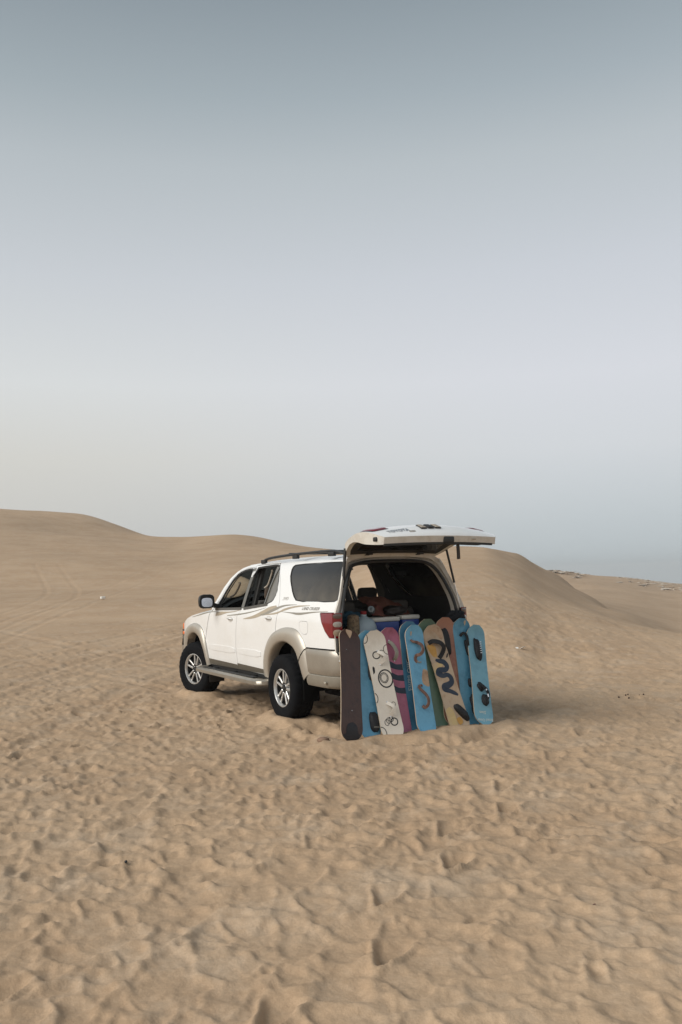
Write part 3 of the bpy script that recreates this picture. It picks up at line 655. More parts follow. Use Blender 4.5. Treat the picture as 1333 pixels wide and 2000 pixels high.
    for a in range(len(oc)-1):
        for k in range(5): F.append((a*6+k, a*6+k+1, (a+1)*6+k+1, (a+1)*6+k))
    from_py('opening_frame', V, F, car, WHITEJ, angle=40)
    tube('weather_strip', [(x-.005, s*(y-.004), z-(.004 if z > 1.7 else 0)) for x, y, z in ic], .019, BLACKP, car)

# roof
V = []; F = []; xs_ = np.linspace(-1.04, 1.45, 26); nv = 25
for x in xs_:
    ze = np.interp(x, [-1.04, -.5, .55, 1.235, 1.45], [1.837, 1.85, 1.850, 1.858, 1.845]); ye = float(ys(x, ze))
    zc = np.interp(x, [-1.04, -.8, .6, 1.2, 1.45], [1.902, 1.915, 1.925, 1.915, 1.89])
    for k in range(nv):
        v = -1+2*k/(nv-1); y = ye*math.copysign(1-(1-abs(v))**1.25, v) if False else ye*v
        z = ze+(zc-ze)*(1-abs(v)**2.6)+.022*math.exp(-((abs(v)-.93)/.10)**2)*0
        V.append((x, y, z))
for a in range(len(xs_)-1):
    for k in range(nv-1): F.append((a*nv+k, a*nv+k+1, (a+1)*nv+k+1, (a+1)*nv+k))
roof = from_py('roof', V, F, car, WHITE, angle=80)
V = [(x, y*.97, z-.045) for x, y, z in V]; from_py('headliner', V, F, car, HEAD, angle=80)
for xx in (.35, -.45): box('roof_crossbar', (xx, 0, 1.955), (.05, 1.22, .022), BLACKP, car, .008)
# windscreen
def wsE(u): return np.array(spline([(1.45, .645, 1.848), (1.80, .655, 1.765), (2.09, .715, 1.56), (2.34, .80, 1.235)], 8)[int(round(u*24))])
V = []; F = []
for a in range(25):
    e = wsE(a/24); c = np.array([1.45+.12, 0, 1.893])*(1-a/24)+np.array([2.70, 0, 1.235])*(a/24)
    for k in range(13):
        v = -1+k/6; p_ = e*np.array([1, 1, 1])*1.0; q_ = p_+(c-p_)*(1-v*v); V.append((q_[0], e[1]*v, q_[2]))
for a in range(24):
    for k in range(12): F.append((a*13+k, a*13+k+1, (a+1)*13+k+1, (a+1)*13+k))
from_py('windscreen', V, F, car, CLEAR, angle=80)
# hood, front cap
V = []; F = []; hx = [2.34, 2.6, 2.85, 3.1, 3.35, 3.55, 3.70, 3.76]; hz = [1.205, 1.20, 1.185, 1.155, 1.11, 1.055, .99, .93]
for i, (x, z) in enumerate(zip(hx, hz)):
    ye = float(ys(x, z)); xc = x+[.36, .22, .15, .12, .12, .13, .14, .15][i]; zc = z+[.03, .06, .075, .085, .09, .08, .05, .0][i]
    for k in range(13):
        v = -1+k/6; w = 1-v*v; V.append((x+(xc-x)*w, ye*v, z+(zc-z)*(1-abs(v)**3)))
for a in range(len(hx)-1):
    for k in range(12): F.append((a*13+k, a*13+k+1, (a+1)*13+k+1, (a+1)*13+k))
from_py('hood', V, F, car, WHITE, angle=80)
V = []; F = []
for z in (.93, .80, .70, .62, .50, .42):
    for k in range(17):
        v = -1+k/8; V.append((3.76+.15*(1-abs(v)**2.2)+(.03 if z < .72 else 0), .80*v*(1 if z > .5 else .95), z))
for a in range(5):
    for k in range(16): F.append((a*17+k, a*17+k+1, (a+1)*17+k+1, (a+1)*17+k))
from_py('front_bumper', V, F, car, BUMPER, angle=50)
box('grille', (3.90, 0, .88), (.05, .80, .14), CHROME, car, .02)
for s in (1, -1):
    box('headlight', (3.80, s*.58, .90), (.16, .30, .16), CLRL, car, .04)
    box('turn_signal', (3.735, s*.765, .975), (.10, .05, .10), AMBER, car, .02)
    box('turn_signal', (3.72, s*.785, .875), (.07, .035, .05), AMBER, car, .012)
    V, F = sweep([(3.80, s*.74, .56), (3.70, s*.82, .56), (3.52, s*.85, .56)], [(-.015, -.13), (.015, -.13), (.015, .13), (-.015, .13)]); from_py('bumper_end', V, F, car, BUMPER)

# rear bumper: plan outline swept through a section
def bump_loft(name, zs, prof_out, m, xr=-1.33, par=car):
    V = []; F = []; n = 33
    path = []
    for k in range(n):
        t_ = -1+2*k/(n-1)
        path.append(t_)
    for (z, o) in zip(zs, prof_out):
        pts = [(-.585, .903), (-.70, .905), (-.95, .90), (-1.12, .875), (-1.24, .80), (-1.30, .66), (-1.325, .40), (-1.335, 0)]
        sp = spline(pts, 4); full = [(x, y) for x, y in sp]+[(x, -y) for x, y in sp[::-1][1:]]
        for (x, y) in full:
            cx_ = x-(o if x < -1.0 else o*max(0, (-x-.5)/.5)); V.append((cx_, y*(1+o*.9 if abs(y) > .5 else 1), z))
        n = len(full)
    for a in range(len(zs)-1):
        for k in range(n-1): F.append((a*n+k, a*n+k+1, (a+1)*n+k+1, (a+1)*n+k))
    return from_py(name, V, F, par, m, angle=40)
rbp = bump_loft('rear_bumper', [.872, .868, .855, .80, .74, .68, .625, .603], [-.03, -.012, -.004, 0, .002, 0, -.004, -.02], BUMPER)
bump_loft('lower_bumper', [.600, .592, .56, .50, .47, .46], [-.02, -.010, -.012, -.022, -.045, -.09], mat('bumper_lower_beige', (.30, .275, .23), .45, metal=.35), par=rbp)
V, F = sweep([(x, y, z) for x, y, z in [(-1.20, .80, .868), (-1.20, -.80, .868)]], [(-.10, -.01), (.10, -.01), (.10, .0), (-.10, .0)]); from_py('step_pad', V, F, rbp, BLACKP)
# arch-side covers of the bumper, so its flank meets the flare
for s in (1, -1):
    rf = mat('reflector', (.6, .58, .52), .2, metal=.6)
    box('bumper_hook', (-1.25, s*.82, .76), (.05, .05, .045), CHROME, rbp, .014)
    box('reflector', (-1.02, s*.895, .53), (.05, .012, .02), rf, rbp, .003)
# cargo floor, sill, underbody
box('cargo_floor', (-.30, 0, .70), (1.75, 1.50, .04), DARKT, car, .01)
box('cabin_floor', (1.4, 0, .55), (1.8, 1.5, .05), DARKT, car, .01)
box('rear_sill', (-1.185, 0, .78), (.08, 1.55, .17), WHITEJ, car, .012)
box('firewall', (2.50, 0, .85), (.06, 1.5, .65), BLACKP, car, .01)
box('underbody', (1.2, 0, .50), (4.4, 1.3, .12), BLACKP, car, .03)
tube('exhaust_pipe', [(-.2, -.45, .42), (-.9, -.5, .45), (-1.2, -.52, .42)], .035, DISCM, car)
tube('rear_axle', [(0, -.78, .385), (0, .78, .385)], .05, BLACKP, car)
box('under_bumper_shade', (-.95, 0, .45), (.55, 1.45, .16), MATS['well_black'], car, .02)  # black block added so the space below the bumper goes dark
box('hitch', (-1.15, 0, .44), (.24, .4, .10), BLACKP, car, .02)
lathe('spare_wheel', [(.10, .10), (.36, .10), (.38, 0), (.36, -.1), (.1, -.1)], RUBBER, car, 28, 'z', (-.65, 0, .42))
# dashboard, wheel, seats
box('dashboard', (2.22, 0, 1.08), (.40, 1.40, .28), DARKT, car, .06)
tube('steering_wheel', [(1.90+.10*math.sin(a)*.45, .38+.185*math.cos(a), 1.16+.185*math.sin(a)) for a in np.linspace(0, 2*math.pi, 24, endpoint=False)], .014, BLACKP, car, closed=True)
tube('steering_column', [(1.90, .38, 1.16), (2.1, .38, 1.08)], .03, BLACKP, car)
def seat(x, y, w, bz=1.38, hr=True, m=SEATM, n_hr=1, hm=None):
    st = bpy.data.objects.new('seat', None); link(st, car)
    bm = bmesh.new(); bm_box(bm, (x+.22, y, .82), (.50, w, .18), .05, seg=3); from_bm('cushion', bm, st, m)
    bm = bmesh.new(); bm_box(bm, (x-.05, y, 1.12), (.16, w, bz-.84), .06, rot=(R(-12), 'Y'), seg=3); from_bm('backrest', bm, st, m)
    for k in range(n_hr):
        yy = y if n_hr == 1 else y+(k-(n_hr-1)/2)*(w*.62)
        bm = bmesh.new(); bm_box(bm, (x-.12, yy, bz+.10), (.11, .27, .17), .05, rot=(R(-12), 'Y'), seg=3); from_bm('headrest', bm, st, hm or m)
        tube('headrest_post', [(x-.10, yy-.05, bz-.05), (x-.115, yy-.05, bz+.06)], .007, CHROME, st); tube('headrest_post', [(x-.10, yy+.05, bz-.05), (x-.115, yy+.05, bz+.06)], .007, CHROME, st)
    return st
seat(1.42, .38, .50, 1.36, hm=HEADR); seat(1.42, -.38, .50, 1.36, hm=HEADR)
seat(.30, .0, 1.25, 1.33, n_hr=2)
seat(-.42, .0, 1.20, 1.18, n_hr=2)
box('rear_view_mirror', (1.95, 0, 1.70), (.03, .22, .06), BLACKP, car, .012)

# body graphics: swooshes as thin decals, lettering
def decal(name, up_, lo_, m, s=1, par=car):
    a = spline(up_, 6); b_ = spline(lo_, 6); n = min(len(a), len(b_)); V = []; F = []
    for i in range(n):
        for p in (a[i], b_[i]): V.append(tuple(onb(p[0], p[1], s, .0022)))
    for i in range(n-1): F.append((2*i, 2*i+1, 2*i+3, 2*i+2))
    return from_py(name, V, F, par, m)
for s in (1, -1):
    decal('side_stripe', [(-.30, 1.352), (.0, 1.345), (.20, 1.318), (.42, 1.270), (.65, 1.215)], [(-.30, 1.349), (.02, 1.325), (.26, 1.27), (.50, 1.218), (.66, 1.205)], STRIPE2, s)
    decal('side_stripe', [(.24, 1.335), (.42, 1.315), (.62, 1.262), (.85, 1.205), (1.16, 1.157)], [(.22, 1.315), (.44, 1.262), (.66, 1.198), (.90, 1.163), (1.17, 1.150)], STRIPE1, s)
    decal('side_stripe', [(-.62, 1.345), (-.30, 1.338), (-.02, 1.305), (.16, 1.262), (.50, 1.222)], [(-.62, 1.341), (-.28, 1.318), (.02, 1.272), (.22, 1.232), (.52, 1.214)], STRIPE1, s)
    decal('side_stripe', [(.06, 1.265), (-.20, 1.262), (-.42, 1.262), (-.75, 1.278), (-1.02, 1.285)], [(.05, 1.262), (-.20, 1.248), (-.40, 1.235), (-.72, 1.264), (-1.02, 1.281)], STRIPE2, s)
    decal('side_stripe', [(3.10, 1.135), (2.85, 1.168), (2.50, 1.215), (2.22, 1.232), (2.0, 1.225)], [(3.10, 1.13), (2.85, 1.155), (2.50, 1.198), (2.22, 1.222), (2.0, 1.215)], STRIPE2, s)
    decal('side_stripe', [(2.12, 1.225), (1.90, 1.235), (1.72, 1.235), (1.50, 1.247), (1.30, 1.268)], [(2.14, 1.17), (1.95, 1.185), (1.75, 1.215), (1.50, 1.235), (1.30, 1.262)], STRIPE1, s)
    decal('side_stripe', [(1.70, 1.19), (1.35, 1.215), (1.05, 1.24), (.80, 1.268), (.52, 1.305)], [(1.72, 1.18), (1.35, 1.198), (1.05, 1.225), (.80, 1.258), (.52, 1.302)], STRIPE2, s)
def text_mesh(name, body, size, fn, m, par, shear=.0, ext=.0, sx_=1.0, label=None):
    cu = bpy.data.curves.new(name, 'FONT'); cu.body = body; cu.size = size; cu.shear = shear; cu.resolution_u = 2; cu.align_x = 'CENTER'; cu.align_y = 'CENTER'; cu.extrude = 0; cu.offset = ext
    o = bpy.data.objects.new(name, cu); COL.objects.link(o); dg = bpy.context.evaluated_depsgraph_get(); dg.update()
    me = bpy.data.meshes.new_from_object(o.evaluated_get(dg)); bpy.data.objects.remove(o)
    for v in me.vertices: v.co = fn(v.co.x*sx_, v.co.y)
    me.materials.clear()
    return obj(name, me, par, m, smooth=False)
text_mesh('model_lettering', 'LAND CRUISER', .047, lambda a, b_: onb(-.645-a, 1.308+b_, 1, .003), LETTER, car, shear=.35, ext=.0004, sx_=1.22)
text_mesh('drive_badge', '2WD', .055, lambda a, b_: onb(.045-a, 1.415+b_, 1, .003), mat('badge_pale', (.48, .46, .42), .4), car, shear=.3, sx_=1.2)

# wheels
def wheel(x, s, steer=0):
    w = bpy.data.objects.new('wheel', None); link(w, car); w.location = (x, s*.80, .385); w.rotation_euler = (0, 0, steer+(0 if s > 0 else math.pi))
    pr = [(.215, -.115), (.235, -.130), (.30, -.138), (.345, -.132), (.372, -.118), (.383, -.095), (.386, -.05), (.380, -.045), (.380, -.035), (.387, -.03), (.388, 0), (.387, .03), (.380, .035), (.380, .045), (.386, .05), (.383, .095), (.372, .118), (.345, .132), (.30, .138), (.235, .130), (.215, .115)]
    def mod(i, j, r):
        if 4 <= j <= 16 and (i+(1 if j > 10 else 0)) % 3 == 0: return r-.009
        return r
    lathe('tyre', pr, RUBBER, w, 96, 'y', mod=mod)
    rim = lathe('rim', [(.217, .106), (.220, .120), (.212, .121), (.202, .108), (.198, .085)], ALLOY, w, 56, 'y')
    lathe('barrel', [(.199, .088), (.196, .05), (.19, -.08), (.205, -.11)], DISCM, rim, 40, 'y')
    lathe('brake_disc', [(.02, .0), (.165, .0), (.165, -.02), (.02, -.02)], DISCM, rim, 32, 'y')
    lathe('brake_backing', [(.0, -.03), (.20, -.03)], DISCM, rim, 24, 'y')
    bm = bmesh.new()
    for k in range(5):
        for d_ in (-1, 1):
            a = 2*math.pi*k/5+R(90)+.13; 
            p0 = Vector((.055, d_*.020)); p1 = Vector((.205, d_*.046))
            dirv = (p1-p0); ln = dirv.length; ang = math.atan2(dirv.y, dirv.x)
            c = (p0+p1)/2; ca_, sa_ = math.cos(a), math.sin(a)
            cx_, cz_ = c.x*ca_-c.y*sa_, c.x*sa_+c.y*ca_
            rot = Matrix.Rotation(-(a+ang), 4, 'Y') @ Matrix.Rotation(R(-9), 4, 'Z') if False else Matrix.Rotation(-(a+ang), 4, 'Y')
            bm_box(bm, (cx_, .078, cz_), (ln, .028, .027), .006, rot=rot, seg=1)
    from_bm('spokes', bm, rim, ALLOY)
    lathe('hub', [(.0, .085), (.03, .085), (.036, .078), (.036, .06), (.07, .062), (.075, .05), (.075, .02)], ALLOY, rim, 24, 'y')
    lathe('hub_cap', [(0, .102), (.028, .100), (.034, .088), (.034, .07)], BLACKP, rim, 20, 'y')
    bm = bmesh.new()
    for k in range(6):
        a = 2*math.pi*k/6; bmesh.ops.create_cone(bm, cap_ends=True, segments=8, radius1=.010, radius2=.008, depth=.03, matrix=Matrix.Translation((.056*math.cos(a), .072, .056*math.sin(a))) @ Matrix.Rotation(R(-90), 4, 'X'))
    from_bm('lug_nuts', bm, rim, BLACKP)
wheel(0, 1); wheel(0, -1); wheel(3.0, 1, R(15)); wheel(3.0, -1, R(15))

# ------------------------------------------------------------------ tailgate, raised
op = spline([(-1.01, 1.905), (-1.09, 1.955), (-1.19, 2.015), (-1.31, 2.050), (-1.45, 2.082), (-1.60, 2.098), (-1.75, 2.090), (-1.88, 2.066), (-1.96, 2.040), (-1.985, 2.028)], 5)
ip = spline([(-1.03, 1.865), (-1.10, 1.898), (-1.18, 1.940), (-1.29, 1.985), (-1.40, 2.005), (-1.52, 2.0), (-1.66, 1.975), (-1.80, 1.962), (-1.92, 1.955), (-1.965, 1.955)], 5)
def hwid(x): return float(np.interp(x, [-1.99, -1.93, -1.85, -1.7, -1.5, -1.3, -1.15, -1.01], [.70, .745, .765, .765, .75, .72, .68, .60]))
def gpt(x, z, v, crown, inset=0.0):
    hw = hwid(x)-inset; k = max(0, (-x-1.3)/.7); return (x-.055*k*(1-v*v)*1.0, hw*v, z+crown*(1-v*v))
def crn(x): return float(np.interp(-x, [1.0, 1.4, 1.85, 1.96, 1.985], [.02, .082, .078, .035, .014]))
nvg = 25; V = []; F = []; MI = []
n = len(op)
for (x, z) in op:
    for k in range(nvg): V.append(gpt(x, z, -1+2*k/(nvg-1), crn(x)))
for (x, z) in ip:
    for k in range(nvg): V.append(gpt(x, z, -1+2*k/(nvg-1), .018, .012))
o2 = n*nvg
for a in range(n-1):
    xm = op[a][0]
    for k in range(nvg-1):
        F.append((a*nvg+k, a*nvg+k+1, (a+1)*nvg+k+1, (a+1)*nvg+k)); MI.append(0)
        dark = 3 <= k <= nvg-5
        F.append((o2+a*nvg+k, o2+a*nvg+k+1, o2+(a+1)*nvg+k+1, o2+(a+1)*nvg+k)); MI.append(1 if (1 <= k <= nvg-3 and a > 2) else 2)
    for k in (0, nvg-1): F.append((a*nvg+k, (a+1)*nvg+k, o2+(a+1)*nvg+k, o2+a*nvg+k)); MI.append(2)
for k in range(nvg-1):
    F.append(((n-1)*nvg+k, (n-1)*nvg+k+1, o2+(n-1)*nvg+k+1, o2+(n-1)*nvg+k)); MI.append(2); F.append((k, k+1, o2+k+1, o2+k)); MI.append(2)
me = bpy.data.meshes.new('tailgate'); me.from_pydata([tuple(map(float, p)) for p in V], [], F); me.polygons.foreach_set('material_index', MI)
bm = bmesh.new(); bm.from_mesh(me); bmesh.ops.recalc_face_normals(bm, faces=bm.faces); bm.to_mesh(me); bm.free()
gate = obj('tailgate', me, car, [WHITE, DARKT, WHITEJ], angle=38)
def on_gate(x, y, off=0.0):
    z = float(np.interp(-x, [-p[0] for p in op], [p[1] for p in op])); v = y/hwid(x); p = gpt(x, z, v, crn(x)); return Vector((p[0], y, p[2]+off))
def in_gate(x, y, off=0.0):
    z = float(np.interp(-x, [-p[0] for p in ip], [p[1] for p in ip])); v = y/hwid(x); p = gpt(x, z, v, .018); return Vector((p[0], y, p[2]-off))
def gate_patch(name, x0, x1, y0, y1, m, off=.004, fn=on_gate, nx=10, ny=8, par=None, rnd=0):
    V = []; F = []
    for i in range(nx+1):
        for j in range(ny+1):
            a = i/nx; b_ = j/ny; x = x0+(x1-x0)*a; y = y0+(y1-y0)*b_
            if rnd: y = (y0+y1)/2+(y-(y0+y1)/2)*(1-rnd*abs(2*a-1)**4)
            edge = i in (0, nx) or j in (0, ny)
            V.append(tuple(fn(x, y, -.003 if edge else off)))
    for i in range(nx):
        for j in range(ny): F.append((i*(ny+1)+j, i*(ny+1)+j+1, (i+1)*(ny+1)+j+1, (i+1)*(ny+1)+j))
    return from_py(name, V, F, par or gate, m, angle=60)
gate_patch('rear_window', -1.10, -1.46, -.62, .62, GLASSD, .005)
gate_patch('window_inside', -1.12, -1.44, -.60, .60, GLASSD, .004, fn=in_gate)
gate_patch('inner_trim', -1.50, -1.93, -.69, .69, DARKT, .022, fn=in_gate)
for s in (1, -1):
    gate_patch('gate_lamp', -1.52, -1.80, s*.735, s*.53, REDL, .015, rnd=.35)
    gate_patch('lamp_rim', -1.505, -1.815, s*.752, s*.515, BLACKP, .005, rnd=.25)
gate_patch('plate_lamp', -1.905, -1.945, .30, .40, CLRL, .006, nx=3, ny=3); 
# licence-plate recess: two pale lamps with a black latch handle between
for (y0, y1, m_, nm) in ((.315, .225, TANP, 'plate_lamp'), (.205, .115, BLACKP, 'gate_handle'), (.095, .005, TANP, 'plate_lamp')):
    pass
def rear_rect(name, yc, zc, w, h, m, par=gate, dx=.0):
    v = yc/.75; x = on_gate(-1.90, yc).x-dx
    return box(name, (x, yc, zc), (.03, w, h), m, par, .006)
gp = on_gate(-1.83, .2)
for (yc, m_, nm) in ((.195, TANP, 'plate_lamp'), (.107, BLACKP, 'gate_handle'), (.019, TANP, 'plate_lamp')):
    c = on_gate(-1.86, yc)
    box(nm, (c.x, yc, c.z+.004), (.095, .060, .016), m_, gate, .004, rot=(R(-20), 'Y'))
    box('lamp_frame', (c.x+.002, yc, c.z+.000), (.108, .072, .015), BLACKP, gate, .004, rot=(R(-20), 'Y'))
tm = text_mesh('maker_badge', 'TOYOTA', .052, lambda a, b_: on_gate(-1.90+b_*1.2, .50-a, .006), LOGOC, gate, ext=.002, sx_=1.15)
# latch parts on the lower flange
def flange(y, z): return Vector((gpt(-1.985, 2.0, y/.74, .02)[0], y, z))
bm = bmesh.new(); c = flange(.13, 0); bm_box(bm, (-2.02, -.05, 2.002), (.05, .13, .066), .014); from_bm('latch', bm, gate, BLACKP)
bm = bmesh.new(); bm_box(bm, (-1.88, .745, 2.012), (.07, .03, .05), .014); from_bm('side_buffer', bm, gate, BLACKP)
bm = bmesh.new(); bm_box(bm, (-1.88, -.745, 2.012), (.07, .03, .05), .014); from_bm('side_buffer', bm, gate, BLACKP)
bm = bmesh.new(); bm_box(bm, (-2.025, -.38, 2.005), (.012, .05, .012), .004); from_bm('plug', bm, gate, TANP)
V, F = sweep([tuple(in_gate(-1.955, y, .004)) for y in np.linspace(-.66, .70, 18)], [(-.012, -.012), (.012, -.012), (.012, .010), (-.012, .010)]); from_py('rubber_lip', V, F, gate, DARKT)
V, F = sweep(spline([(-1.98, -.20, 1.955), (-1.985, -.20, 1.90), (-1.98, -.205, 1.80)], 4), [(-.018, -.006), (.018, -.006), (.018, .006), (-.018, .006)], upv=(1, 0, 0)); from_py('pull_strap', V, F, gate, mat('strap_dark', (.035, .028, .024), .7))
for yy in (.34, -.34):
    V, F = sweep([(-.98, yy, 1.865), (-1.05, yy, 1.895), (-1.12, yy, 1.895)], [(-.03, -.012), (.03, -.012), (.03, .012), (-.03, .012)]); from_py('hinge', V, F, gate, BLACKP)
# side edge seam line and black gap at the D pillar glass on the far side
V, F = sweep([onb(x, z, -1, .004) for x, z in ((-1.02, 1.80), (-1.13, 1.36))], [(-.012, -.004), (.012, -.004), (.012, .004), (-.012, .004)], False, (0, -1, 0)); from_py('glass_edge', V, F, car, BLACKP)

# ------------------------------------------------------------------ cargo
def lab(o, label, cat, group=None):
    o['label'] = label; o['category'] = cat
    if group: o['group'] = group
    return o
def empty(name, loc): o = bpy.data.objects.new(name, None); COL.objects.link(o); o.location = loc; return o
BLUEC = mat('cooler_blue', (.018, .055, .26), .35, noise=.5)
WLID = mat('cooler_lid', (.66, .63, .56), .5, noise=.4)
def cooler(loc, w, d, h, rz=0):
    c = empty('cool_box', loc); c.rotation_euler = (0, 0, rz)
    box('body', (0, 0, h/2), (d, w, h), BLUEC, c, .02, taper=.90)
    box('lid', (0, 0, h+.022), (d*1.04, w*1.03, .05), WLID, c, .016, seg=3)
    tube('handle', [(-d/2-.01, -w*.36, h*.8), (-d/2-.03, -w*.36, h*.55), (-d/2-.03, w*.36, h*.55), (-d/2-.01, w*.36, h*.8)] if False else [(0, -w/2-.005, h*.9), (0, -w/2-.03, h*.75), (0, -w/2-.005, h*.6)], .008, WLID, c)
    return c
lab(cooler((-.82, .075, .725), .36, .32, .415), 'larger blue cool box with white lid in the car boot', 'cool box')
lab(cooler((-.80, -.285, .725), .24, .28, .425), 'smaller blue cool box right of the larger one', 'cool box')
# frosted water jug
JUG = mat('frosted_plastic', (.34, .42, .46), .35, noise=.5, col2=(.22, .30, .35), nscale=5, spec=.6)
j = empty('water_jug', (-1.02, .395, .725)); lab(j, 'frosted grey water jug with red cap, left of the cool boxes', 'jug')
V = []; F = []; pr = [(.0, .001), (.075, .0), (.088, .02), (.092, .12), (.092, .30), (.088, .38), (.072, .44), (.045, .475), (.028, .49), (.028, .515)]
nn_ = 28
for i in range(nn_):
    a = 2*math.pi*i/nn_
    for (r_, h_) in pr:
        e = 1 if h_ > .45 else .75; cx_ = abs(math.cos(a))**e*math.copysign(1, math.cos(a)); cy_ = abs(math.sin(a))**e*math.copysign(1, math.sin(a)); V.append((r_*cx_*1.1, r_*cy_*(1.62 if h_ < .45 else 1.2), h_))
k_ = len(pr)
for i in range(nn_):
    for q in range(k_-1): F.append((i*k_+q, i*k_+q+1, ((i+1) % nn_)*k_+q+1, ((i+1) % nn_)*k_+q))
from_py('body', V, F, j, JUG, angle=50)
lathe('cap', [(.0, .545), (.03, .545), (.034, .54), (.034, .512), (.03, .505)], mat('cap_red', (.26, .02, .025), .5), j, 20)
tube('handle', spline([(0, .085, .40), (0, .075, .46), (0, .03, .475)], 4), .012, JUG, j)
# straw mat roll
STRAW = mat('straw', (.23, .165, .10), .9, noise=.15, col2=(.10, .07, .045), nscale=40, bump=(70, 1.0))
lab(lathe('straw_roll', [(0, .0), (.06, .0), (.068, .03), (.065, .20), (.07, .38), (.062, .50), (.03, .515), (0, .50)], STRAW, None, 24, 'z', (-1.10, .575, .725)), 'brown woven straw roll standing at the left of the boot', 'mat')
# small bottle
b1 = lathe('bottle', [(0, 0), (.03, 0), (.032, .02), (.032, .26), (.012, .32), (.012, .345), (0, .345)], mat('milky_plastic', (.5, .55, .55), .3), None, 18, 'z', (-1.10, .285, .725)); lab(b1, 'slim pale bottle between the water jug and the larger cool box', 'bottle')
# teal cloth heap, lying bottle
def heap(name, c, s, m, seed, sub=4, amp=.25, fr=2.2, flat=.0):
    bm = bmesh.new(); bmesh.ops.create_icosphere(bm, subdivisions=sub, radius=1)
    for v in bm.verts:
        p = v.co.normalized(); n_ = float(fbm(np.array([p.x*fr+seed]), np.array([p.y*fr+p.z*1.7*fr]), 4, seed)[0]); n2_ = abs(float(vnoise(np.array([p.x*fr*2.2-seed]), np.array([p.y*fr*2+p.z*fr*2]), seed+3)[0]))
        k = 1+amp*n_-amp*.6*n2_; v.co = Vector((c[0]+p.x*s[0]*k, c[1]+p.y*s[1]*k, c[2]+max(p.z, -.75+flat)*s[2]*k))
    return from_bm(name, bm, None, m, angle=70)
lab(heap('cloth', (-.86, .47, 1.17), (.15, .17, .10), mat('teal_cloth', (.022, .085, .13), .9, noise=.25, col2=(.10, .2, .26), nscale=12, bump=(40, .5)), 11), 'teal and blue bunched cloth behind the water jug', 'cloth')
wb = empty('plastic_bottle', (-.98, .27, 1.285)); lab(wb, 'clear plastic bottle lying on its side above the jug', 'bottle')
wb.rotation_euler = (0, R(8), R(-35))
PET = mat('clear_pet', (.12, .15, .16), .1, spec=.8, noise=.4, col2=(.12, .15, .17), nscale=20)
lathe('body', [(0, -.012), (.015, -.004), (.034, -.004), (.04, .005), (.04, .05), (.036, .06), (.04, .07), (.04, .16), (.03, .20), (.014, .23), (.014, .25)], PET, wb, 22, 'x')
lathe('cap', [(0, .27), (.017, .27), (.017, .245), (.014, .245)], mat('cap_blue', (.03, .09, .3), .5), wb, 14, 'x')
# blanket over the seat back: sheet with folds
BL = mat('brown_blanket', (.15, .058, .034), .95, noise=.25, col2=(.20, .05, .05), nscale=4, bump=(120, .6))
V = []; F = []; nu, nw = 44, 40
for i in range(nu):
    for k in range(nw):
        a = i/(nu-1); b_ = k/(nw-1); y = .16-.66*a; x = -.50-.34*b_
        ht = np.interp(a, [0, .15, .45, .8, 1], [1.41, 1.44, 1.42, 1.35, 1.20]); z = ht-(.22*b_**1.5)-.03*math.sin(a*9+b_*5)*b_
        z += .035*float(fbm(np.array([a*5.0+b_*2]), np.array([b_*4.0]), 3, 5)[0]); z = max(z, 1.185)
        V.append((x-.03*math.sin(a*11)*b_, y+.02*math.sin(b_*9), z))
for i in range(nu-1):
    for k in range(nw-1): F.append((i*nw+k, i*nw+k+1, (i+1)*nw+k+1, (i+1)*nw+k))
blk = from_py('blanket', V, F, None, BL, angle=80); lab(blk, 'reddish brown blanket heaped behind the cool boxes', 'blanket')
sf = blk.modifiers.new('thick', 'SOLIDIFY'); sf.thickness = .012
lab(heap('bag', (-.80, -.16, 1.245), (.12, .17, .065), mat('dark_brown_leather', (.022, .016, .013), .55, bump=(30, .5)), 23, 3), 'small dark brown bag on top of the cool boxes', 'bag')
lab(heap('backpack', (-1.25, -.69, 1.165), (.05, .125, .075), mat('black_nylon', (.006, .007, .010), .9, bump=(60, .5)), 31, 4, amp=.4, fr=1.5), 'black bag hanging at the right tail lamp', 'bag')

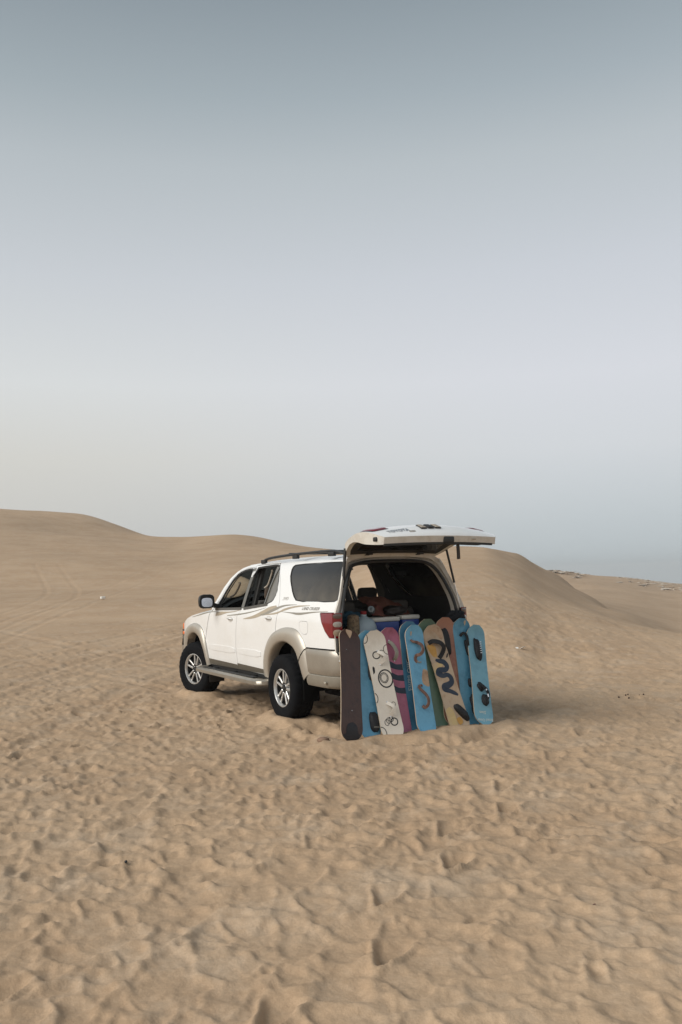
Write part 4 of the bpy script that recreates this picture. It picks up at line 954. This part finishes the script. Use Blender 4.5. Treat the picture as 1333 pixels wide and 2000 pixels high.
# ------------------------------------------------------------------ sand boards
def bmat(name, c, c2, rough=.5, noise=.22, ns=9): return mat(name, c, rough, noise=noise, col2=c2, nscale=ns, bump=(55, .15), coat=.1)
EDGE = mat('wood_edge', (.48, .38, .27), .7, noise=.3)
class Board:
    def __init__(s_, label, T, B, W, m, bend=1, roll=0.0, nose=.035, group='sand boards leaning on the rear bumper', sink=.05, tip=.5, m2=None):
        T = Vector(T); B = Vector(B); a = (T-B).normalized(); B = B-a*sink; s_.L = (T-B).length
        n = Vector((-1, 0, 0)); n = (n-a*n.dot(a)).normalized(); n = (Matrix.Rotation(roll, 3, a) @ n); w = a.cross(n); w.normalize()
        s_.a, s_.n, s_.w, s_.B, s_.W, s_.bend, s_.nose = a, n, w, B, W, bend, nose
        s_.root = empty('sand_board', B); s_.root['label'] = label; s_.root['category'] = 'sand board'; s_.root['group'] = group
        rows = []; nr = 40
        for i in range(nr+1):
            v = .5-.5*math.cos(math.pi*i/nr); v = .5*v+.5*i/nr; rows.append(v)
        V = []; F = []; MI = []; nc = 8; th = .011
        for layer, h in ((0, th/2), (1, -th/2)):
            for v in rows:
                hw = s_.hw(v)
                for k in range(nc+1): V.append(s_.loc(hw*(-1+2*k/nc), v, h))
        q = len(rows)*(nc+1)
        for i in range(len(rows)-1):
            for k in range(nc):
                A = i*(nc+1)+k; F.append((A, A+1, A+nc+2, A+nc+1)); MI.append(0); F.append((q+A, q+A+nc+1, q+A+nc+2, q+A+1)); MI.append(2 if m2 else 0)
            for k in (0, nc):
                A = i*(nc+1)+k; F.append((A, A+nc+1, q+A+nc+1, q+A)); MI.append(1)
        for i in (0, len(rows)-1):
            for k in range(nc): A = i*(nc+1)+k; F.append((A, A+1, q+A+1, q+A)); MI.append(1)
        me = bpy.data.meshes.new('deck'); me.from_pydata([tuple(p) for p in V], [], F); me.polygons.foreach_set('material_index', MI)
        bm = bmesh.new(); bm.from_mesh(me); bmesh.ops.recalc_face_normals(bm, faces=bm.faces); bm.to_mesh(me); bm.free()
        s_.deck = obj('deck', me, s_.root, [m, EDGE]+([m2] if m2 else []), angle=40)
    def hw(s_, v):
        e = min(v, 1-v)*s_.L; h = s_.W/2*(.88+.12*abs(2*v-1)**1.6); r = s_.W*.52
        if e < r: h *= max(.10, (1-((r-e)/r)**2.3))**.5
        return h
    def loc(s_, u, v, h=0.0):      # local to root (u across in m, v 0..1 up from the tail, h off the face)
        b_ = 0
        if v > .86: b_ = s_.nose*((v-.86)/.14)**2
        if v < .14: b_ = s_.nose*.8*((.14-v)/.14)**2
        return s_.a*(v*s_.L)+s_.w*u+s_.n*(h+b_*s_.bend)
    def ribbon(s_, name, pts, wd, m, h=.0068, clip=True, th=.0012, par=None, widths=None):
        """flat painted ribbon; pts (u m, v)"""
        P = spline(pts, 8); V = []; F = []; k = 0; ok = []
        for i, (u, v) in enumerate(P):
            a = np.array(P[max(0, i-1)]); b_ = np.array(P[min(len(P)-1, i+1)]); d = np.array([(b_-a)[0], (b_-a)[1]*s_.L]); d /= np.linalg.norm(d)+1e-9; nrm = np.array([-d[1], d[0]/s_.L])
            w_ = wd if widths is None else wd*float(np.interp(i/(len(P)-1), np.linspace(0, 1, len(widths)), widths))
            for sg in (-1, 1):
                uu, vv = u+nrm[0]*w_/2*sg, v+nrm[1]*w_/2*sg; lim = s_.hw(min(max(vv, .001), .999))
                V.append(s_.loc(max(-lim, min(lim, uu)), min(max(vv, 0), 1), h))
            ok.append(abs(u) < s_.hw(min(max(v, .001), .999))+w_*.4 or not clip)
        for i in range(len(P)-1):
            if ok[i] and ok[i+1]: F.append((2*i, 2*i+1, 2*i+3, 2*i+2))
        return from_py(name, V, F, par or s_.deck, m, smooth=False)
    def ring(s_, u, v, r, wd, m, ry=None, a0=0, a1=360, name='printed_ring', rot=0):
        ry = ry or r; pts = []
        for a in np.linspace(R(a0), R(a1), 13):
            x, y = r*math.cos(a), ry*math.sin(a); pts.append((u+x*math.cos(rot)-y*math.sin(rot), v+(x*math.sin(rot)+y*math.cos(rot))/s_.L))
        return s_.ribbon(name, pts, wd, m)
    def blob(s_, name, pts, m, h=.0065, par=None):
        P = smooth_poly(pts, 2); P = [(max(-s_.hw(v), min(s_.hw(v), u)), v) for u, v in P]
        v0, v1 = min(p[1] for p in P), max(p[1] for p in P); V = []; F = []; nr = 14; k = 0
        for i in range(nr+1):
            v = v0+(v1-v0)*(i+.02)/(nr+.04); us = []
            for (a, b_) in zip(P, P[1:]+P[:1]):
                if (a[1]-v)*(b_[1]-v) < 0: us.append(a[0]+(b_[0]-a[0])*(v-a[1])/(b_[1]-a[1]))
            if len(us) < 2: continue
            u0_, u1_ = min(us), max(us); hh = h+(.0025 if (v > .86 or v < .14) else 0)
            for q in range(4): V.append(s_.loc(u0_+(u1_-u0_)*q/3, v, hh))
            if k:
                for q in range(3): A = (k-1)*4+q; F.append((A, A+1, A+5, A+4))
            k += 1
        return from_py(name, V, F, par or s_.deck, m, smooth=False)
    def strap(s_, name, pts, m, wd=.03, th=.005, par=None):
        """webbing strap standing off the deck; pts (u, v, h)"""
        P = spline(pts, 6); Q = [s_.loc(u, v, h) for u, v, h in P]
        V, F = sweep(Q, [(-wd/2, -th/2), (wd/2, -th/2), (wd/2, th/2), (-wd/2, th/2)], upv=lambda i: tuple(s_.n)); return from_py(name, V, F, par or s_.root, m)
    def padd(s_, name, u, v, ru, rv, m, rh=.045, seed=1, rot=0.0):
        bm = bmesh.new(); bmesh.ops.create_icosphere(bm, subdivisions=3, radius=1)
        for q in bm.verts:
            p = q.co.copy(); k = 1+.16*float(vnoise(np.array([p.x*2+seed]), np.array([p.y*2+p.z*2]), seed)[0])
            x = abs(p.x)**.75*math.copysign(1, p.x)*ru*k; y = abs(p.y)**.7*math.copysign(1, p.y)*rv*k; z = max(0, p.z)*rh*k
            x, y = x*math.cos(rot)-y*math.sin(rot), x*math.sin(rot)+y*math.cos(rot)
            q.co = s_.loc(u+x, v+y/s_.L, .004+z)
        return from_bm(name, bm, s_.root, m, angle=60)
    def bolt(s_, u, v, m=CHROME, r=.008):
        bm = bmesh.new(); q = Matrix((( *s_.w, 0), (*s_.a, 0), (*s_.n, 0), (0, 0, 0, 1))).transposed()
        bmesh.ops.create_cone(bm, cap_ends=True, segments=10, radius1=r, radius2=r*.7, depth=.008, matrix=Matrix.Translation(s_.loc(u, v, .009)) @ q)
        return from_bm('bolt', bm, s_.root, m)
NAVY = mat('navy_paint', (.016, .030, .055), .6, noise=.3, col2=(.04, .05, .07))
BLK = mat('black_binding', (.008, .009, .012), .7, bump=(40, .5)); BLKP = mat('black_print', (.012, .011, .012), .5)
BRST = mat('brown_leather_strap', (.14, .072, .052), .6, noise=.25, col2=(.26, .16, .12), nscale=30)
GRST = mat('grey_rubber_strap', (.26, .25, .21), .5, noise=.3); WHST = mat('white_plastic_strap', (.62, .57, .50), .45)
BAREW = mat('bare_wood', (.44, .31, .21), .8, noise=.2, col2=(.30, .18, .11), nscale=14); PALEP = mat('pale_lettering', (.52, .60, .58), .7)
BLUE = bmat('sky_blue_board_paint', (.14, .39, .58), (.09, .28, .44)); BLUE2 = bmat('worn_teal_blue_board_paint', (.10, .30, .44), (.045, .17, .27), ns=5)
BLUE3 = bmat('pale_turquoise_board_paint', (.17, .39, .50), (.12, .30, .41))

b = Board('dark brown board with plain underside showing, leftmost of the row', (-1.37, .78, 1.109), (-1.68, .965, .073), .265, bmat('dark_brown_board', (.058, .027, .020), (.035, .018, .015), .45), bend=-1, nose=.03)
b.blob('bare_patch', [(-.035, .998), (-.038, .965), (-.018, .935), (.0, .905), (.018, .935), (.040, .975), (.030, .992), (.010, .985), (-.005, .992)], BAREW)
b.blob('black_tail_patch', [(-.125, .045), (-.06, .06), (-.07, .11), (-.04, .155), (.02, .165), (.06, .135), (.07, .07), (.128, .045), (.125, .01), (-.12, .01)], mat('black_scuff', (.010, .010, .014), .5))
b.bolt(.0, .26, r=.005); b.bolt(-.05, .80, r=.004)
b = Board('blue board almost hidden behind the white ringed board', (-1.33, .555, 1.068), (-1.595, .70, .035), .26, BLUE)
b.padd('binding', .045, .165, .052, .105, BLK, .05, 3, .15); b.padd('binding', .05, .62, .05, .10, BLK, .05, 4, .1); b.strap('buckle_strap', [(.02, .118, .045), (.06, .118, .055), (.09, .118, .045)], GRST, .006, .003)
# white board with ring prints
b = Board('white board printed with black rings and white straps', (-1.38, .506, 1.068), (-1.67, .472, .027), .265, bmat('cream_board_paint', (.70, .645, .56), (.60, .54, .45), .4, noise=.35), roll=R(-6))
W = b
def wuv(x, y):   # zoomed-photo pixel to board coordinates
    t_ = (y-270)/1630; ax_ = float(np.interp(y, [270, 590, 1035, 1500, 1880], [575, 597, 687, 797, 872])); sc_ = 165; return ((x-ax_)/sc_*.1325, 1-t_*.955)
for (x, y, r_, wd, ry_, a0, a1) in ((430, 372, .040, .007, .05, 0, 360), (592, 655, .040, .011, .036, 25, 335), (672, 640, .030, .005, .036, 40, 320), (752, 588, .045, .006, .050, 0, 360), (735, 1035, .080, .014, .090, 0, 360), (712, 1020, .046, .008, .052, 0, 360), (712, 1020, .034, .005, .040, 0, 360), (590, 1310, .038, .008, .052, 0, 360), (868, 1440, .022, .005, .022, 0, 360), (780, 1700, .024, .006, .030, 0, 360), (805, 1675, .026, .006, .028, 0, 360), (838, 1660, .024, .008, .024, 0, 360), (885, 1705, .038, .012, .036, 0, 360), (705, 1850, .055, .008, .065, 0, 360)):
    u_, v_ = wuv(x, y); b.ring(u_, v_, r_, wd, BLKP, ry_, a0, a1)
for y in (590, 810, 1395, 1620):
    u_, v_ = wuv(float(np.interp(y, [590, 810, 1395, 1620], [600, 645, 768, 828])), y); b.bolt(u_, v_, r=.010)
for (y0, y1) in ((600, 800), (1405, 1610)):
    u1_, v1_ = wuv(610 if y0 < 1000 else 770, y0); u2_, v2_ = wuv(645 if y0 < 1000 else 828, y1)
    b.strap('binding_strap', [(u1_-.005, v1_, .008), (u1_+.035, v1_-.03, .035), (u1_+.055, (v1_+v2_)/2, .045), (u1_+.035, v2_+.03, .035), (u2_-.005, v2_, .008)], WHST, .034, .006)
b = Board('pink board with navy slanted stripes beside the white board', (-1.33, .287, 1.087), (-1.61, .335, .017), .27, bmat('worn_pink_board_paint', (.40, .125, .205), (.25, .07, .115), .5, ns=5))
for v_ in (.655, .555, .44): b.ribbon('painted_stripe', [(-.14, v_+.03), (-.05, v_+.015), (.04, v_-.015), (.14, v_-.02)], .062, NAVY, widths=[.8, 1.05, .9, 1.1])
b.strap('binding_strap', [(-.012, .875, .008), (.010, .84, .045), (.038, .77, .06), (.030, .72, .04), (.022, .70, .008)], GRST, .040, .008); b.bolt(-.01, .885); b.bolt(.028, .695)
b.strap('binding_strap', [(-.02, .42, .01), (-.04, .38, .04), (-.05, .33, .03), (-.04, .28, .01)], GRST, .03, .006)
b = Board('dim blue board behind the blue one with brown straps', (-1.33, .021, 1.14), (-1.575, .125, .055), .26, bmat('deep_blue_board_paint', (.06, .20, .32), (.02, .075, .13), ns=4))
text_mesh('pale_signature', 'Emad Omar', .075, lambda a, c_: b.loc(.02+(-.060)+c_, .52+(-a)/b.L*-1, .0065)-Vector((0, 0, 0)), PALEP, b.deck, shear=.2)
b.padd('binding', -.02, .69, .045, .09, BLK, .04, 6)
b = Board('bright blue board with two curled brown leather straps', (-1.38, -.004, 1.102), (-1.67, .055, .028), .26, BLUE, roll=R(4))
b.strap('binding_strap', [(-.055, .865, .006), (-.05, .845, .03), (-.015, .84, .035), (.01, .845, .008)], BRST, .026, .008)
b.strap('binding_strap', [(.005, .845, .012), (.045, .81, .05), (.050, .76, .06), (.02, .725, .045), (-.02, .715, .02), (-.03, .68, .008), (-.01, .655, .006)], BRST, .034, .009)
b.strap('binding_strap', [(-.035, .435, .010), (-.03, .405, .03), (.01, .36, .05), (.035, .31, .055), (.03, .265, .04), (.0, .245, .02), (-.02, .262, .008)], BRST, .032, .009)
b.strap('binding_strap', [(-.04, .44, .008), (-.01, .445, .02), (.015, .44, .008)], BRST, .02)
b.strap('buckle', [(-.01, .665, .008), (.02, .655, .012), (.045, .66, .008)], GRST, .012)
b.blob('bare_patch', [(.045, .575), (.06, .60), (.125, .58), (.128, .50), (.130, .435), (.09, .43), (.03, .455), (.02, .50)], BAREW)
b.blob('scratch', [(-.06, .935), (-.045, .945), (-.035, .935), (-.045, .90), (-.055, .90)], EDGE)
b = Board('plain green board, only its rounded top clear of the row', (-1.32, -.224, 1.156), (-1.55, -.20, .066), .27, bmat('green_board_paint', (.095, .165, .11), (.055, .10, .07), .5, ns=5))
# yellow board
b = Board('cream and yellow board with a navy squiggle and dark straps', (-1.37, -.24, 1.09), (-1.64, -.405, .006), .26, bmat('yellowed_board_paint', (.44, .34, .24), (.34, .22, .13), .5, noise=.18, ns=5), roll=R(-4))
OR = mat('orange_stain', (.46, .25, .06), .6, noise=.2, col2=(.50, .32, .10), nscale=9); YL = mat('yellow_stain', (.54, .41, .20), .6, noise=.2, col2=(.50, .38, .24), nscale=9)
b.blob('yellow_stain', [(-.12, .83), (-.06, .84), (-.01, .80), (-.02, .74), (-.03, .70), (-.07, .71), (-.10, .76)], OR, .0062)
b.blob('yellow_stain', [(-.12, .66), (-.06, .655), (.0, .66), (.03, .63), (-.03, .60), (-.11, .56), (-.13, .60)], YL, .0062)
b.blob('yellow_stain', [(-.12, .24), (-.04, .25), (-.02, .16), (-.03, .05), (-.12, .02), (-.13, .12)], YL, .0062)
b.blob('orange_stain', [(-.03, .13), (.03, .14), (.05, .08), (-.01, .06)], OR, .0066)
b.blob('worn_patch', [(.02, .99), (.10, .95), (.12, .87), (.08, .84), (.03, .93), (-.04, .96)], BAREW, .0062)
b.ribbon('painted_squiggle', [(-.06, .685), (-.02, .665), (.03, .645), (.055, .60), (.02, .575), (-.05, .585), (-.07, .56), (-.03, .53), (.03, .525), (.06, .49), (.05, .45), (.0, .435), (-.05, .435), (-.055, .405), (.0, .38), (.05, .35), (.085, .325)], .052, NAVY, widths=[.5, .9, 1.1, 1.0, 1.1, 1.2, 1.3, 1.0, .9, 1.0, 1.2, 1.4, 1.2, .9, .9, .8, .4])
b.strap('binding_strap', [(-.085, .845, .006), (-.04, .853, .035), (.03, .82, .06), (.06, .77, .05), (.03, .72, .02), (-.01, .69, .008)], BLK, .046, .010)
b.padd('binding', .055, .175, .040, .115, BLK, .055, 8, .55); b.bolt(.0, .215, r=.006)
b = Board('rust red wooden board with long black binding near its top', (-1.33, -.46, 1.162), (-1.56, -.385, .06), .27, bmat('rust_red_board', (.33, .155, .10), (.19, .055, .045), .55, noise=.2, ns=4))
b.padd('binding', -.015, .775, .055, .15, BLK, .06, 9, .12); b.padd('binding', -.03, .64, .035, .06, BLK, .05, 12, -.3)
b = Board('blue board with a chipped top edge and dark straps, second from the right', (-1.33, -.687, 1.141), (-1.58, -.60, .035), .255, BLUE2)
b.blob('chip', [(.035, .985), (.055, .978), (.050, .95), (.038, .93), (.030, .955), (.022, .96)], EDGE)
b.strap('binding_strap', [(-.035, .835, .008), (.0, .86, .035), (.03, .83, .05), (.03, .77, .055), (.05, .70, .03), (.06, .66, .01)], BLK, .030, .008)
b.padd('binding', .045, .725, .030, .09, BLK, .045, 13, .15); b.padd('binding', .045, .40, .04, .05, BLK, .035, 14); b.padd('binding', .055, .20, .045, .11, BLK, .05, 15, .1)
b = Board('pale turquoise board with white lettering at its foot, rightmost of the row', (-1.38, -.847, 1.06), (-1.66, -.712, .02), .265, BLUE3, sink=.02)
b.padd('binding', .0, .755, .042, .125, BLK, .05, 16, .06)
for k in range(6): b.strap('lace', [(.005, .82-.022*k, .052), (.022, .822-.022*k, .056), (.032, .818-.022*k, .048)], CHROME, .006, .003)
b.strap('binding_strap', [(-.02, .42, .006), (-.015, .38, .05), (.03, .345, .055), (.055, .30, .05), (.05, .25, .03), (.02, .215, .01)], BLK, .035, .008)
b.padd('binding', -.008, .375, .038, .050, BLK, .035, 17, .6); b.padd('binding', .035, .245, .048, .060, BLK, .04, 18, .3)
b.strap('buckle', [(.02, .345, .06), (.03, .335, .062)], CHROME, .02, .004); b.strap('buckle', [(.04, .30, .06), (.045, .27, .06)], CHROME, .016, .004)
text_mesh('white_lettering', 'Emad Omar', .044, lambda a, c_: b.loc(-a+.005, .050-c_/b.L, .0065), PALEP, b.deck, shear=.15, ext=.001)
text_mesh('white_lettering', 'Siwa', .050, lambda a, c_: b.loc(-a-.012, .125-c_/b.L, .0065), PALEP, b.deck, shear=.15, ext=.001)

# ------------------------------------------------------------------ small things on the sand
def stone(name, x, y, s, m, label, cat, seed=1, flat=.5, group=None):
    bm = bmesh.new(); bmesh.ops.create_icosphere(bm, subdivisions=2, radius=1); z = ground(x, y)
    for v in bm.verts:
        p = v.co; k = 1+.3*float(vnoise(np.array([p.x*1.6+seed*3]), np.array([p.y*1.6+p.z]), seed)[0]); v.co = Vector((x+p.x*s[0]*k, y+p.y*s[1]*k, z+p.z*s[2]*k+s[2]*.25))
    return lab(from_bm(name, bm, None, m, angle=50), label, cat, group)
stone('pebble', -4.05, 3.89, (.012, .010, .009), BLK, 'tiny black pebble alone on the sand in the left foreground', 'pebble', 2)
stone('pebble', -6.02, 2.12, (.011, .009, .006), mat('rust_stone', (.11, .045, .03), .8), 'tiny rust brown pebble near the right edge of the foreground', 'pebble', 3)
stone('sand_clod', -1.55, 1.22, (.07, .06, .030), mat('reddish_clod', (.24, .15, .10), .95, bump=(30, .8)), 'reddish clod of sand left of the brown board', 'clod', 4)
LIT = mat('litter_white', (.75, .73, .68), .6)
bm = bmesh.new(); z = ground(3.33, -5.62)
bm_box(bm, (3.33, -5.62, z+.02), (.14, .10, .006), .002, rot=Matrix.Rotation(.4, 4, 'Z') @ Matrix.Rotation(.5, 4, 'Y')); bm_box(bm, (3.37, -5.56, z+.015), (.05, .12, .006), .002, rot=Matrix.Rotation(1.0, 4, 'Z') @ Matrix.Rotation(-.4, 4, 'X'))
lab(from_bm('paper_scrap', bm, None, LIT), 'white paper scrap on the sand right of the boards', 'litter')
bm = bmesh.new(); z = ground(33.7, -5.6); bm_box(bm, (33.7, -5.6, z+.08), (.25, .2, .12), .02); lab(from_bm('paper_scrap', bm, None, LIT), 'white speck of litter on the far sand at the left', 'litter')
bm = bmesh.new()
for k in range(9):
    x = -1.08+random.uniform(-.18, .18); y = -3.58+random.uniform(-.25, .25); s = random.uniform(.006, .014)
    bmesh.ops.create_icosphere(bm, subdivisions=1, radius=s, matrix=Matrix.Translation((x, y, ground(x, y)+s*.4)))
gs_ = from_bm('gravel', bm, None, mat('dark_gravel', (.06, .035, .025), .9)); gs_['kind'] = 'stuff'; gs_['label'] = 'few dark crumbs scattered on the sand at the right'

# ------------------------------------------------------------------ desert haze
zmin = float(Z.min())-1; zt = float(Z.max())+2
hz_ = box('haze', (CAM[0], CAM[1], (zmin+zt)/2), (3000, 3000, zt-zmin), bpy.data.materials.new('haze_air'), None, 0)
hm = hz_.data.materials[0]; hm.use_nodes = True; ht = hm.node_tree
for n_ in list(ht.nodes): ht.nodes.remove(n_)
ho = ht.nodes.new('ShaderNodeOutputMaterial'); hv_ = ht.nodes.new('ShaderNodeVolumePrincipled'); hv_.inputs['Color'].default_value = (.93, .93, .92, 1); hv_.inputs['Density'].default_value = .0006; hv_.inputs['Anisotropy'].default_value = .2
ht.links.new(hv_.outputs[0], ho.inputs['Volume']); hz_['kind'] = 'stuff'; hz_['label'] = 'thin pale desert haze over the dunes'
